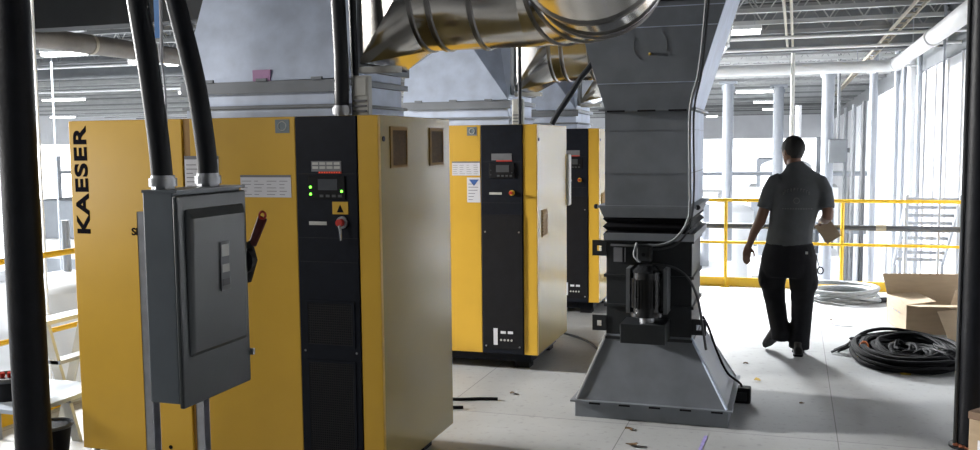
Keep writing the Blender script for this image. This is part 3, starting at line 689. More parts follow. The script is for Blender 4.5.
# torso core, neck
loft(bd, Q([(-.06,.0,.90,.15,.10), (-.06,0,1.0,.15,.10), (-.04,0,1.15,.145,.10), (-.02,0,1.32,.17,.105), (-.02,0,1.43,.16,.085), (-.025,.0,1.49,.08,.06), (-.035,.01,1.53,.058,.06), (-.045,.02,1.60,.056,.06)]))
# head, turned to the left
HC = Vector((MXP-.055, MYP+.035, 1.668)); HR = Matrix.Rotation(math.radians(38), 4, 'Z')
hd = MB(); hd.sphere((0,0,.015), 1, 24, 18, (.080, .100, .110)); 
loft(hd, [(0,.02,.0,.068,.08), (0,.03,-.05,.058,.068), (0,.045,-.085,.045,.05), (0,.06,-.108,.028,.026)])
loft(hd, [(0,.090,.03,.008,.010), (0,.100,.005,.010,.012), (0,.112,-.018,.014,.012), (0,.100,-.03,.012,.010)], 10)      # nose
for s_ in (-1, 1):
    hd.sphere((s_*.078, -.005, .0), 1, 12, 8, (.011, .019, .033))
    hd.sphere((s_*.030, .083, .022), .014, 10, 6)
loft(hd, [(-.025,.083,-.052,.006,.005), (0,.092,-.052,.009,.008), (.025,.083,-.052,.006,.005)], 8)      # lips
bd.add([HC+(HR @ v) for v in hd.v], hd.f, True)
# arms
loft(bd, Q([(-.17,0,1.42,.055,.055), (-.22,0,1.36,.05,.05), (-.255,-.01,1.25,.046,.046), (-.285,-.01,1.15,.045,.045), (-.305,.0,1.09,.045,.044), (-.35,.03,1.0,.036,.034), (-.385,.07,.90,.027,.025), (-.395,.08,.87,.026,.024)]))
loft(bd, Q([(.13,0,1.42,.055,.055), (.185,0,1.36,.05,.05), (.205,-.02,1.27,.044,.044), (.222,-.045,1.185,.046,.046), (.222,-.04,1.15,.046,.046), (.205,.02,1.115,.042,.04), (.19,.12,1.10,.034,.034), (.185,.22,1.10,.027,.026), (.18,.25,1.095,.025,.026)]))
# left hand hanging, five fingers
hm = [(-.395,.08,.875), (-.405,.088,.82)]
loft(bd, Q([(-.395,.08,.885,.026,.022), (-.402,.085,.855,.033,.018), (-.408,.088,.82,.038,.018), (-.411,.09,.79,.036,.016)]), 12)
for i, (ln, dx) in enumerate(((.075, -.026), (.085, -.009), (.08, .009), (.062, .025))):
    x_ = -.411+dx*.9; 
    bd.tube([Vector((MXP+x_, MYP+.09, .80)), Vector((MXP+x_-.002, MYP+.095, .80-ln*.45)), Vector((MXP+x_+.002, MYP+.112, .80-ln*.8)), Vector((MXP+x_+.006, MYP+.128, .80-ln))], [.0095, .009, .0085, .006], n=8)
bd.tube([Vector((MXP-.378, MYP+.088, .852)), Vector((MXP-.355, MYP+.105, .825)), Vector((MXP-.350, MYP+.118, .795)), Vector((MXP-.354, MYP+.124, .778))], [.012, .011, .009, .007], n=8)
# right hand gripping the card
loft(bd, Q([(.18,.25,1.095,.025,.024), (.178,.28,1.085,.020,.034), (.175,.315,1.07,.018,.038), (.174,.335,1.06,.016,.036)]), 12)
for i in range(4):
    zz = 1.082-.016*i; yy_ = .325+.006*i*(1 if i < 2 else -.5)
    bd.tube([Vector((MXP+.176, MYP+.318, zz)), Vector((MXP+.192, MYP+.352, zz-.004)), Vector((MXP+.213, MYP+.345, zz-.010)), Vector((MXP+.222, MYP+.322+.004*i, zz-.014))], [.009, .0088, .008, .006], n=8)
bd.tube([Vector((MXP+.182, MYP+.275, 1.10)), Vector((MXP+.20, MYP+.295, 1.10)), Vector((MXP+.207, MYP+.318, 1.09))], [.012, .010, .007], n=8)
# legs (inside trousers)
loft(bd, Q([(.02,0,.92,.09,.09), (.02,.01,.75,.075,.08), (.015,.03,.5,.055,.06), (.01,.0,.3,.05,.052), (0,-.02,.10,.038,.04), (0,-.01,.06,.038,.05)]))
loft(bd, Q([(-.15,0,.92,.09,.09), (-.17,.04,.75,.075,.08), (-.185,.085,.5,.055,.06), (-.145,.03,.3,.05,.052), (-.115,-.03,.17,.038,.04), (-.125,-.01,.12,.036,.045)]))
organic(bd, 'body', skin, man, .007, 3)
# hair
hm_ = MB(); hv = MB(); hv.sphere((0,-.008,.03), 1, 24, 16, (.088, .104, .102))
loft(hv, [(0,-.035,.03,.076,.07), (0,-.045,-.02,.066,.052), (0,-.045,-.055,.052,.035)])
vs = [HC+(HR @ v) for v in hv.v if True]; hm_.add(vs, hv.f, True)
ho = organic(hm_, 'hair', hairm, man, .008, 2)
# shirt
sh = MB()
loft(sh, Q([(-.075,.0,.895,.185,.135), (-.07,0,.95,.182,.132), (-.06,0,1.05,.176,.128), (-.04,0,1.18,.186,.13), (-.02,0,1.32,.205,.135), (-.015,0,1.41,.20,.12), (-.018,.0,1.465,.175,.095), (-.025,.0,1.51,.118,.08), (-.033,.0,1.55,.078,.068), (-.038,.005,1.575,.066,.062)]), 28)
loft(sh, Q([(-.14,0,1.425,.075,.085), (-.18,0,1.41,.08,.08), (-.222,-.0,1.34,.074,.074), (-.25,-.005,1.26,.068,.072), (-.268,-.01,1.20,.066,.070)]), 20)
loft(sh, Q([(.11,0,1.425,.075,.085), (.145,0,1.41,.08,.08), (.185,-.0,1.34,.074,.075), (.205,-.015,1.26,.068,.072), (.212,-.03,1.205,.064,.068)]), 20)
so = organic(sh, 'tshirt', shirtm, man, .010, 4, 'heathered grey short sleeved t-shirt with faint back print')
# faint print on the back: an arched row of strokes, a small emblem, a straight line of strokes
def onback(x, z):     # back surface of the shirt
    k_ = min(1, abs(x+.02)/.20); return MYP-.128*math.sqrt(max(.05, 1-k_*k_))-.014
m = MB(); random.seed(3)
for i in range(10):
    a_ = math.radians(150-13*i); x_ = -.02+.115*math.cos(a_); z_ = 1.30+.065*math.sin(a_)
    w_ = .008; yy_ = onback(x_, z_)
    m.box(MXP+x_-w_, MXP+x_-w_+.004, yy_-.001, yy_+.008, z_-.012, z_+.012); m.box(MXP+x_-w_, MXP+x_+w_*.6, yy_-.001, yy_+.008, z_+random.choice((-.012, 0, .008)), z_+.012)
m.build('back_print_arch', inkl, so, 'faint pale arched print')
m = MB()
for i in range(12):
    x_ = -.13+.02*i; yy_ = onback(x_, 1.2); m.box(MXP+x_, MXP+x_+.013, yy_-.001, yy_+.008, 1.205, 1.214)
m.build('back_print_line', inkl, so, 'faint pale line of print')
m = MB()
m.tube([(MXP-.02+.022*math.cos(q*PI/8), onback(-.02, 1.27), 1.275+.022*math.sin(q*PI/8)) for q in range(16)], .003, n=5, closed=True)
m.build('back_emblem', inkl, so, 'faint small round emblem')
# trousers
tr = MB()
loft(tr, Q([(-.07,.0,.925,.185,.132), (-.07,0,.86,.205,.14), (-.072,0,.78,.222,.14), (-.072,0,.70,.215,.13), (-.072,0,.64,.19,.11)]), 24)
loft(tr, Q([(.03,.0,.80,.11,.12), (.04,.01,.66,.115,.11), (.04,.03,.54,.10,.098), (.04,.02,.42,.088,.088), (.035,-.01,.25,.080,.085), (.025,-.025,.12,.080,.085), (.02,-.02,.055,.084,.095)]), 20)
loft(tr, Q([(-.175,.02,.80,.11,.12), (-.195,.05,.66,.115,.11), (-.195,.09,.54,.098,.095), (-.175,.09,.42,.084,.084), (-.15,.03,.28,.078,.085), (-.125,-.015,.17,.078,.09), (-.13,-.01,.115,.074,.085)]), 20)
for (x_, z_) in ((.04+.09, .60), (-.195-.085, .62)): tr.sphere((MXP+x_, MYP+.03, z_), 1, 12, 8, (.034, .075, .085))
to_ = organic(tr, 'trousers', pantm, man, .010, 3, 'baggy black work trousers')
B(MXP+.055, MXP+.075, MYP-.14, MYP-.134, .845, .865).build('pocket_tab', offw, to_)
# shoes
def shoe(cx_, cy_, cz_, pit, yaw=0):
    m = MB(); R_ = Matrix.Translation((cx_, cy_, cz_)) @ Matrix.Rotation(yaw, 4, 'Z') @ Matrix.Rotation(pit, 4, 'X')
    secs = [(0,-.085,.045,.030,.040), (0,-.07,.05,.038,.048), (0,.0,.05,.042,.048), (0,.06,.038,.048,.036), (0,.13,.03,.046,.028), (0,.18,.026,.030,.020)]
    t_ = MB(); loft(t_, secs, 16); loft(t_, [(0,-.045,.05,.042,.044), (0,-.045,.12,.040,.045)], 16)
    m.add([R_ @ v for v in t_.v], t_.f, True)
    so_ = organic(m, 'shoe', shoem, man, .008, 3)
    s2 = MB(); out_ = [(-.030,-.10), (.030,-.10), (.040,-.06), (.036,.02), (.05,.09), (.042,.16), (0,.195), (-.042,.16), (-.05,.09), (-.036,.02), (-.040,-.06)]
    s2.prism([R_ @ Vector((a_, b_, 0)) for a_, b_ in out_], (R_.to_3x3() @ Vector((0,0,.016)))); s2.build('sole', blackd, so_)
shoe(MXP+.015, MYP-.03, 0, 0); shoe(MXP-.155, MYP+.01, .125, math.radians(-38), math.radians(38))
# keys
m = MB().tube([(MXP+.175+.022*math.cos(q*PI/8), MYP-.02, .70+.028*math.sin(q*PI/8)) for q in range(16)], .006, n=6, closed=True); m.tube([(MXP+.14, MYP-.02, .83), (MXP+.165, MYP-.02, .73)], .004, n=6)
m.build('carabiner', blackd, man, 'dark key ring at the right hip')
# card in the right hand
c = MB(); cc = Vector((MXP+.205, MYP+.31, 1.02)); R_ = Matrix.Translation(cc) @ Matrix.Rotation(math.radians(-35), 4, 'Y') 
t_ = MB().box(-.055, .080, -.002, .002, -.13, .055); c.add([R_ @ v for v in t_.v], t_.f)
c.build('card_piece', card, None, 'tan piece of card held in the right hand of the walking man', 'card')
# ================================================================== THINGS ON THE FLOOR
# black cable coil
random.seed(11)
t = thing('cable_coil', (.90, 8.2, 0), 'tangled coil of black cable on the floor in front of the cardboard box', 'cable coil')
m = MB()
for i in range(46):
    kk_ = random.uniform(.12, 1); rx_ = .44*kk_; ry_ = .68*kk_; cx_ = .90+random.uniform(-.05, .05); cy_ = 8.14+random.uniform(-.06, .06); ph = random.uniform(0, 6); z_ = .014+.0016*i
    tl = random.uniform(-.03, .03)
    m.tube([(cx_+rx_*math.cos(a_), cy_+ry_*math.sin(a_), max(.013, z_+tl*math.cos(a_+ph)+.012*math.sin(3*a_+ph))) for a_ in [2*PI*q/36 for q in range(36)]], .015, n=6, closed=True)
coilm = mat('coil_cable_jacket', (.006, .006, .007), .75, noise=.3, nscale=15, spec=.06)
m.build('cable_loops', coilm, t)
for i in range(6):
    y_ = 8.2+random.uniform(-.1, .25); e = random.uniform(-.12, .12)
    MB().tube(smooth_path([(.65, y_, .08), (.5, y_+.02, .07), (.42+.02*i, y_+e*.6, .05), (.33+.025*i, y_+e, .013)], 5), .010, n=7).build('cable_end', blackd, t)
for (x_, y_, e1, e2) in ((1.15, 7.75, .12, -.1), (1.2, 7.9, .16, .02)):
    MB().tube(smooth_path([(x_-.1, y_+.2, .12), (x_, y_, .12), (x_+e1*.6, y_+e2, .06), (x_+e1*.4, y_+e2-.12, .012)], 5), .010, n=7).build('cable_end', blackd, t)
MB().tube([(.58+.03*math.cos(a_), 8.10, .06+.055*math.sin(a_)) for a_ in [2*PI*q/14 for q in range(14)]], .012, n=6, closed=True).build('tie_wrap', orangep, t, 'orange tie around the left side')
B(.80, .87, 7.52, 7.56, .0, .012).build('cable_tag', leafy, t, 'small yellow tag')
# hose coil
t = thing('hose_coil', (.58, 11.02, 0), 'loose coil of pale grey flexible hose on the floor by the far railing', 'hose')
m = MB()
for i, (r1, r2, ox_) in enumerate(((.34, .42, 0), (.30, .38, .02), (.36, .44, -.02))):
    m.tube([(.55+ox_+1.08*r1*math.cos(a_), 11.05+r2*math.sin(a_), .03+.045*i+.01*math.sin(2*a_+i)) for a_ in [2*PI*q/40 for q in range(40)]], .026, n=10, closed=True)
m.build('hose_loops', hosem, t)
MB().tube(smooth_path([(.28, 10.78, .05), (.36, 10.66, .06), (.55, 10.61, .10), (.75, 10.66, .06), (.92, 10.8, .03)]), .024, n=10).build('hose_end', hosem, t)
MB().cyl((.92, 10.8, .03), (.985, 10.86, .03), .029, n=12).build('end_fitting', blackd, t)
# open cardboard box
t = thing('cardboard_box', (1.35, 9.45, 0), 'large open cardboard box with flaps up, right of the hose coil', 'box')
ang = math.radians(10); 
def RB(x, y, z): return Vector((1.0+x*math.cos(ang)-y*math.sin(ang), 9.12+x*math.sin(ang)+y*math.cos(ang), z))
def panel(a, b, c, d, th=.006):
    nrm = (Vector(b)-Vector(a)).cross(Vector(d)-Vector(a)).normalized()*th
    return MB().hexa([a, b, c, d], [Vector(p)+nrm for p in (a, b, c, d)])
w_, d_, h_ = .85, .62, .27
box = MB()
for s4_ in ((RB(0,0,0), RB(0,d_,0), RB(0,d_,h_), RB(0,0,h_)), (RB(w_,0,0), RB(w_,d_,0), RB(w_,d_,h_), RB(w_,0,h_)), (RB(0,0,0), RB(w_,0,0), RB(w_,0,h_), RB(0,0,h_)), (RB(0,d_,0), RB(w_,d_,0), RB(w_,d_,h_), RB(0,d_,h_)), (RB(0,0,.002), RB(w_,0,.002), RB(w_,d_,.002), RB(0,d_,.002))):
    pm = panel(*s4_); box.add(pm.v, pm.f)
box.build('box_walls', card, t)
panel(RB(0,d_,h_), RB(w_,d_,h_), RB(w_+.03,d_-.01,h_+.20), RB(-.05,d_-.01,h_+.20)).build('back_flap', card, t)
panel(RB(0,0,h_), RB(w_,0,h_), RB(w_,-.22,h_+.02), RB(.05,-.22,h_+.02)).build('front_flap', card, t)
panel(RB(0,0,h_), RB(0,d_,h_), RB(.26,d_-.05,h_+.03), RB(.28,.08,h_+.02)).build('side_flap', card, t)
panel(RB(.46,.30,h_-.1), RB(.62,.34,h_-.1), RB(.60,.36,h_+.10), RB(.52,.33,h_+.08)).build('inner_flap', card, t)
m = MB(); 
for q in range(3): m.prism([RB(-.008,.15+.1*q,.16), RB(-.008,.21+.1*q,.16), RB(-.008,.21+.1*q,.175), RB(-.008,.15+.1*q,.175)], (-.001, 0, 0))
m.build('printed_marks', inkgrey, t)
c = panel(Vector((1.30, 8.60, .006)), Vector((1.62, 8.66, .006)), Vector((1.55, 8.92, .30)), Vector((1.22, 8.86, .26)))
c.build('cardboard_sheet', card, None, 'tan cardboard sheet leaning against the open box, beside the black pipe', 'cardboard')
# carton at the very right edge
t = thing('parts_carton', (1.45, 5.75, 0), 'brown and white carton at the lower right corner, right of the black pipe', 'box')
q0 = ony(969.5, 411, 5.35); zt_ = q0.z; q0 = Vector((q0.x, 5.35, 0)); e1 = Vector((.40, -.30, 0)); e2 = Vector((.21, .28, 0))
def crate(k0, z0, z1):
    c_ = q0+(e1+e2)*.5; pts = [q0, q0+e1, q0+e1+e2, q0+e2]; pts = [c_+(v-c_)*k0 for v in pts]
    return MB().hexa([v+Vector((0,0,z0)) for v in pts], [v+Vector((0,0,z1)) for v in pts])
crate(1., 0, zt_-.04).build('carton_body', card, t, bev=.003)
crate(1.02, zt_-.04, zt_).build('carton_lid', mat('brown_lid', (.16, .10, .06), .7, noise=.2), t, bev=.003)
nb = Vector((-.3, -.4, 0)).normalized()*.003
lq = [q0+e1*.1+nb, q0+e1*.8+nb]
MB().hexa([lq[0]+Vector((0,0,.05)), lq[1]+Vector((0,0,.05)), lq[1]-nb*.9+Vector((0,0,.05)), lq[0]-nb*.9+Vector((0,0,.05))], [lq[0]+Vector((0,0,.19)), lq[1]+Vector((0,0,.19)), lq[1]-nb*.9+Vector((0,0,.19)), lq[0]-nb*.9+Vector((0,0,.19))]).build('white_label', paper, t)
# scraps
def scrap(px, py, mt, lab, cat='scrap', sc=1.):
    p = onz(px, py); m = MB(); rnd = random.Random(int(px))
    base = []
    for i in range(7):
        a_ = 2*PI*i/7; r_ = sc*rnd.uniform(.018, .042); base.append(Vector((p.x+r_*math.cos(a_), p.y+r_*.8*math.sin(a_), .002+rnd.uniform(0, .016)*sc)))
    m.prism(base, (0, 0, .004)); m.build('floor_scrap', mt, None, lab, cat)
scrap(629, 430, leafm, 'brown curled scrap on the floor in front of the fan duct base, the upper one')
scrap(633, 446, leafm, 'brown curled scrap at the bottom edge below the fan duct base', sc=1.1)
scrap(757, 381, leafy, 'yellow-brown scrap on the floor right of the small black box')
scrap(746, 364, leafm, 'dark scrap on the floor beyond the small black box', sc=.6)
scrap(512, 394, leafm, 'dark brown scrap on the floor between nearest cabinet and fan duct', sc=.9)
scrap(831, 320, leafm, 'tiny dark scrap near the papers by the hose coil', sc=.5)
scrap(802, 404, leafm, 'tiny brown scrap on the shaded floor in the aisle', sc=.5)
p = onz(836, 323); 
t = thing('paper_scrap', (p.x, p.y, 0), 'flat white paper scraps with a red mark on the floor right of the man', 'paper')
B(p.x-.10, p.x+.04, p.y-.08, p.y+.12, .0, .003).build('sheet', paper, t); B(p.x-.02, p.x+.13, p.y-.15, p.y-.02, .003, .006).build('sheet', paper, t)
B(p.x-.06, p.x+.02, p.y-.05, p.y-.03, .003, .007).build('red_mark', redp, t)
a = onz(700, 450); b = onz(706, 436)
MB().hexa([(a.x-.01, a.y, 0), (a.x+.01, a.y, 0), (b.x+.01, b.y, 0), (b.x-.01, b.y, 0)], [(a.x-.01, a.y, .002), (a.x+.01, a.y, .002), (b.x+.01, b.y, .002), (b.x-.01, b.y, .002)]).build('floor_marking', purple, None, 'short violet mark on the floor at the bottom edge', 'marking')
# dark leads on the floor beside cabinet A
MB().tube(smooth_path([(-2.5, 5.95, .01), (-2.2, 5.93, .01), (-2.02, 5.99, .01), (-1.9, 6.02, .01)]), .011, n=8).build('floor_cable', blackd, None, 'short dark cable end on the floor right of the nearest cabinet, the farther one', 'cable')
MB().tube(smooth_path([(-2.4, 5.70, .01), (-2.2, 5.72, .01), (-2.06, 5.76, .01)]), .011, n=8).build('floor_cable', blackd, None, 'short dark cable end on the floor right of the nearest cabinet, the nearer one', 'cable')
MB().tube(smooth_path([onz(560, 332, .01), onz(585, 340, .01), onz(600, 352, .01), onz(604, 362, .01)]), .01, n=8).build('floor_cable', blackd, None, 'thin dark cable on the floor left of the fan duct base', 'cable')
# ---- left: platform, bucket, ladder
t = thing('work_platform', (-4.1, 4.2, 0), 'pale low platform table left of the nearest cabinet, behind the black pipe', 'platform')
B(-4.6, -3.78, 3.82, 4.42, .36, .385).build('platform_top', traym, t, bev=.004)
for x_ in (-4.55, -3.83):
    for y_ in (3.87, 4.37): MB().cyl((x_, y_, 0), (x_, y_, .36), .016, n=10).build('leg', pgrey, t)
MB().cyl((-4.55, 3.87, .1), (-3.83, 3.87, .1), .01, n=8).build('cross_bar', pgrey, t)
t = thing('stepladder', (-4.05, 4.7, 0), 'pale stepladder between the black pipe and the nearest cabinet', 'ladder')
for y_ in (4.47, 4.85):
    for (xb_, xt_, nm) in ((-4.07, -4.27, 'front_rail'), (-4.52, -4.31, 'rear_rail')):
        MB().hexa([(xb_-.03, y_, 0), (xb_+.03, y_, 0), (xb_+.03, y_+.022, 0), (xb_-.03, y_+.022, 0)], [(xt_-.03, y_, .70), (xt_+.03, y_, .70), (xt_+.03, y_+.022, .70), (xt_-.03, y_+.022, .70)]).build(nm, offw, t)
for q in range(2):
    x_ = -4.07-.2*(.23*(q+1))/.70; B(x_-.05, x_+.04, 4.47, 4.87, .23*(q+1), .23*(q+1)+.022).build('step', pgrey, t)
B(-4.36, -4.22, 4.45, 4.89, .70, .725).build('top_cap', offw, t)
t = thing('tool_bucket', (-4.10, 4.02, .385), 'black bucket with red rim items on the pale platform at the left edge', 'bucket')
MB().cyl((-4.10, 4.02, .385), (-4.10, 4.02, .50), .10, .115, n=28).build('bucket_body', blackd, t)
MB().tube([(-4.10+.11*math.cos(a_), 4.02+.11*math.sin(a_), .50) for a_ in [2*PI*q/28 for q in range(28)]], .014, n=6, closed=True).build('rim', dgrey, t)
for q in range(5): MB().tube([(-4.15+.03*q, 3.98+.02*q, .49), (-4.14+.03*q, 3.97+.02*q, .53)], .012, n=6).build('red_tool_grip', redp, t)
t = thing('rubber_tub', (-3.96, 4.02, 0), 'dark round tub on the floor under the pale platform', 'tub')
MB().cyl((-3.96, 4.16, 0), (-3.96, 4.16, .20), .085, .11, n=28).build('tub_body', blackd, t)
MB().tube([(-3.96+.11*math.cos(a_), 4.16+.11*math.sin(a_), .20) for a_ in [2*PI*q/28 for q in range(28)]], .012, n=6, closed=True).build('rim', dgrey, t)
# ================================================================== CEILING SERVICES
def striplight(px0, px1, py, z, lab):
    a = onz(px0, py, z); b = onz(px1, py, z); y_ = (a.y+b.y)/2; x0, x1 = a.x, b.x
    t = thing('strip_light', ((x0+x1)/2, y_, z), lab, 'ceiling light', 'hanging fluorescent strip lights')
    B(x0, x1, y_-.07, y_+.07, z+.05, z+.10).build('housing', white, t)
    for s_ in (-.035, .035): MB().cyl((x0+.02, y_+s_, z+.03), (x1-.02, y_+s_, z+.03), .03, n=8).build('tube', tube, t)
    for x_ in (x0+.08, x1-.08): MB().cyl((x_, y_, z+.1), (x_, y_, 3.63), .004, n=5, caps=False).build('hanger', pgrey, t)
Z_ = 3.02
for px0, px1, py, lab in ((32, 95, 101, 'long bright strip light above the left edge of the nearest cabinet'), (42, 83, 118, 'strip light at left, just below the longest one'), (34, 95, 56, 'strip light at left, high up beneath the brown pipe'),
                          (128, 143, 64, 'short strip light seen just left of the left flexible conduit'), (165, 179, 66, 'short strip light seen between the two flexible conduits'), (178, 187, 94, 'small strip light end beside the right flexible conduit'),
                          (366, 398, 88.5, 'upper strip light seen between the two nearest hoods'), (366, 398, 108, 'lower strip light seen between the two nearest hoods'),
                          (722, 762, 34.5, 'strip light at right, the highest one beside the grey duct'), (714, 778, 75, 'long strip light below the white pipe at right of the grey duct'), (735, 775, 93, 'second strip light below the white pipe'), (753, 775, 103, 'third strip light below the white pipe'), (762, 776, 110, 'fourth and smallest strip light below the white pipe'), (706, 718, 117, 'faint strip light end just right of the grey duct')):
    striplight(px0, px1, py, Z_, lab)
# brown lagged pipe at upper left
t = thing('lagged_pipe', (-8, 12, 2.9), 'thick brown-grey overhead pipe at upper left running into the distance', 'pipe')
MB().cyl((-8.0, 5.5, 2.98), (-8.0, 30, 2.98), .115, n=24).build('lagging', brownp, t)
for y_ in (7.2, 9.3, 11.6, 14, 17): MB().cyl((-8.0, y_, 2.98), (-8.0, y_+.05, 2.98), .122, n=24).build('pipe_band', tan, t)
for y_ in (7.5, 11, 15, 20): MB().cyl((-8.0, y_, 3.09), (-8.0, y_, 3.63), .008, n=6).build('hanger_rod', pgrey, t)
a = ony(33, 20, 7); MB().cyl((a.x, 7, -.5), (a.x, 7, 3.63), .012, n=8).build('drop_pipe', white, None, 'thin white vertical pipe beside the left black pipe', 'pipe')
a = ony(53, 100, 12); MB().cyl((a.x, 12, -4.1), (a.x, 12, 3.63), .014, n=8).build('drop_pipe', pgrey, None, 'thin white vertical pipe further out at left, just short of the cabinet', 'pipe')
a = onz(28, 8, 3.1); b = onz(92, 5, 3.1)
MB().cyl((a.x-.5, a.y, 3.2), (a.x+3.4, a.y+.2, 3.62), .02, n=8).build('sprinkler_branch', white, None, 'thin white overhead pipe in the upper left corner', 'pipe')
for i, (y_, z_, lab) in enumerate(((9.6, 3.2, 'nearest thin pale crosswise pipe under the roof at upper left'), (13.9, 3.2, 'middle thin pale crosswise pipe under the roof at upper left'), (16.5, 2.95, 'farthest thin pale crosswise pipe under the roof at upper left'))):
    t = thing('sprinkler_branch', (-12, y_, z_), lab, 'pipe')
    MB().cyl((-24, y_, z_), (-8.3, y_, z_), .028, n=10).build('pipe_run', white, t)
    for x_ in (-20, -15, -10): MB().cyl((x_, y_, z_), (x_, y_, 3.63), .006, n=6).build('hanger_rod', pgrey, t)
# white sprinkler main with corner
t = thing('sprinkler_main', (0, 15.3, 2.85), 'thick white overhead pipe that turns toward the viewer at upper right', 'pipe')
R_ = .22; pts = [(-5, 15.3, 2.85), (1.415-R_, 15.3, 2.85)]+[(1.415-R_+R_*math.sin(q), 15.3-R_+R_*math.cos(q), 2.85) for q in [PI/2*i/8 for i in range(1, 8)]]+[(1.415, 15.3-R_, 2.85), (1.415, 2.0, 2.85)]
MB().tube(pts, .085, n=24).build('pipe_run', white, t)
for c_, d_ in (((1.10, 15.3, 2.85), (1, 0, 0)), ((1.415, 14.9, 2.85), (0, 1, 0)), ((1.415, 11.2, 2.85), (0, 1, 0)), ((-1.6, 15.3, 2.85), (1, 0, 0))):
    c_ = Vector(c_); d_ = Vector(d_); MB().cyl(c_-d_*.06, c_+d_*.06, .10, n=24).build('coupling', white, t)
for x_, y_ in ((-3, 15.3), (.9, 15.3), (1.415, 13), (1.415, 9)): MB().cyl((x_, y_, 2.93), (x_, y_, 3.63), .007, n=6).build('hanger_rod', pgrey, t)
# tan twin conduits and vertical drop
for i, dx in enumerate((0, .07)):
    m = MB().tube([(-.11+dx, 9.5, 3.12), (-.10+dx, 15.0, 3.12)], .016, n=8)
    m.build('ceiling_conduit', tan, None, 'tan overhead conduit above the walking man, the %s of a pair' % ('left' if i == 0 else 'right'), 'conduit')
MB().tube([(-.02, 15.05, 3.6), (-.02, 15.05, 1.2), (0, 15.05, -4.1)], .03, n=8).build('drop_pipe', offw, None, 'pale vertical pipe dropping behind the head of the walking man', 'pipe')
# cable tray lattice at right
t = thing('cable_tray', (1.2, 15, 3.05), 'tan ladder cable tray running away under the roof at upper right', 'cable tray')
for x_ in (1.10, 1.20): MB().box(x_, x_+.012, 8, 30, 3.06, 3.10).build('side_rail', tan, t)
y_ = 8.1
while y_ < 30: B(1.112, 1.20, y_, y_+.03, 3.065, 3.08).build('rung', tan, t); y_ += .45
for y_ in (10, 13, 16, 20): MB().cyl((1.18, y_, 3.1), (1.18, y_, 3.63), .008, n=6).build('hanger_rod', pgrey, t)
# thin pipes across under the joists at right
for i, (y_, z_, lab) in enumerate(((12.2, 3.0, 'nearest thin white crosswise pipe under the roof at right'), (13.6, 2.99, 'second thin white crosswise pipe under the roof at right'), (17.5, 2.99, 'thin white crosswise pipe just behind the thick white one'))):
    MB().cyl((-6, y_, z_), (2.1, y_, z_+.02), .022, n=10).build('sprinkler_branch', white, None, lab, 'pipe')
# ================================================================== HALL: columns, pipes, equipment beyond the railing
def column(px, Y, r, lab, mt=pgrey, cap=True, name='round_column', z1=3.22, cat='column'):
    x = ony(px, 200, Y).x
    t = thing(name, (x, Y, -4.1), lab, cat)
    MB().cyl((x, Y, -4.1), (x, Y, z1), r, n=20).build('shaft', mt, t)
    if cap: MB().cyl((x, Y, z1-.22), (x, Y, z1-.12), r*1.25, n=20).build('collar', mt, t); MB().box(x-r*1.6, x+r*1.6, Y-r*1.6, Y+r*1.6, z1-.06, z1).build('cap_plate', mt, t)
    else: MB().cyl((x, Y, -4.1), (x, Y, -4.05), r*1.6, n=16).build('foot_plate', mt, t)
    return x
column(727, 24, .13, 'pale round column nearest the grey fan duct')
column(777, 26, .135, 'pale round column left of the man\'s head')
column(826, 20, .12, 'pale round column right of the man\'s head')
column(871, 18, .07, 'slim pale column right of the grey electrical box', cap=False, z1=3.62)
column(862, 22, .05, 'slim dark post right of the grey electrical box', dgrey, False, 'steel_post', 2.6, 'post')
column(852, 24, .05, 'slim grey post behind the grey electrical box, right one', mgrey, False, 'steel_post', 2.6, 'post')
column(844, 26, .05, 'slim grey post behind the grey electrical box, left one', mgrey, False, 'steel_post', 2.6, 'post')
for px, Y, r, lab in ((894, 19, .05, 'leftmost pale riser pipe of the cluster by the white wall'), (901, 18.4, .045, 'second pale riser pipe of the cluster by the white wall'), (908, 17.8, .07, 'thickest white riser pipe of the cluster by the white wall'), (916, 17.2, .04, 'rightmost thin riser pipe of the cluster by the white wall')):
    column(px, Y, r, lab, white if r > .06 else pgrey, False, 'riser_pipe', 3.5, 'pipe')
a = ony(940, 100, 11.0); MB().cyl((1.62, 11.85, -4.1), (1.62, 11.85, 3.6), .016, n=8).build('riser_pipe', pgrey, None, 'thin grey vertical pipe in front of the white wall at right', 'pipe')
a = ony(795, 90, 20); column(797, 24, .07, 'bright white vertical pipe behind the man\'s head', white, False, 'riser_pipe', 2.6, 'pipe')
a = ony(838, 151, 19.6)
t = thing('electrical_box', (a.x, 19.6, a.z-.22), 'grey electrical box on the column to the right of the man\'s head', 'electrical box')
B(a.x-.17, a.x+.17, 19.5, 19.9, a.z-.23, a.z+.23).build('enclosure', mgrey, t, bev=.01); B(a.x-.15, a.x+.15, 19.485, 19.5, a.z-.21, a.z+.21).build('door', mgrey, t, bev=.004)
B(a.x+.165, a.x+.21, 19.5, 19.6, a.z-.03, a.z+.06).build('switch_lever', dgrey, t)
MB().cyl((a.x, 19.7, a.z+.23), (a.x, 19.7, 3.6), .03, n=8).build('feed_conduit', mgrey, t)
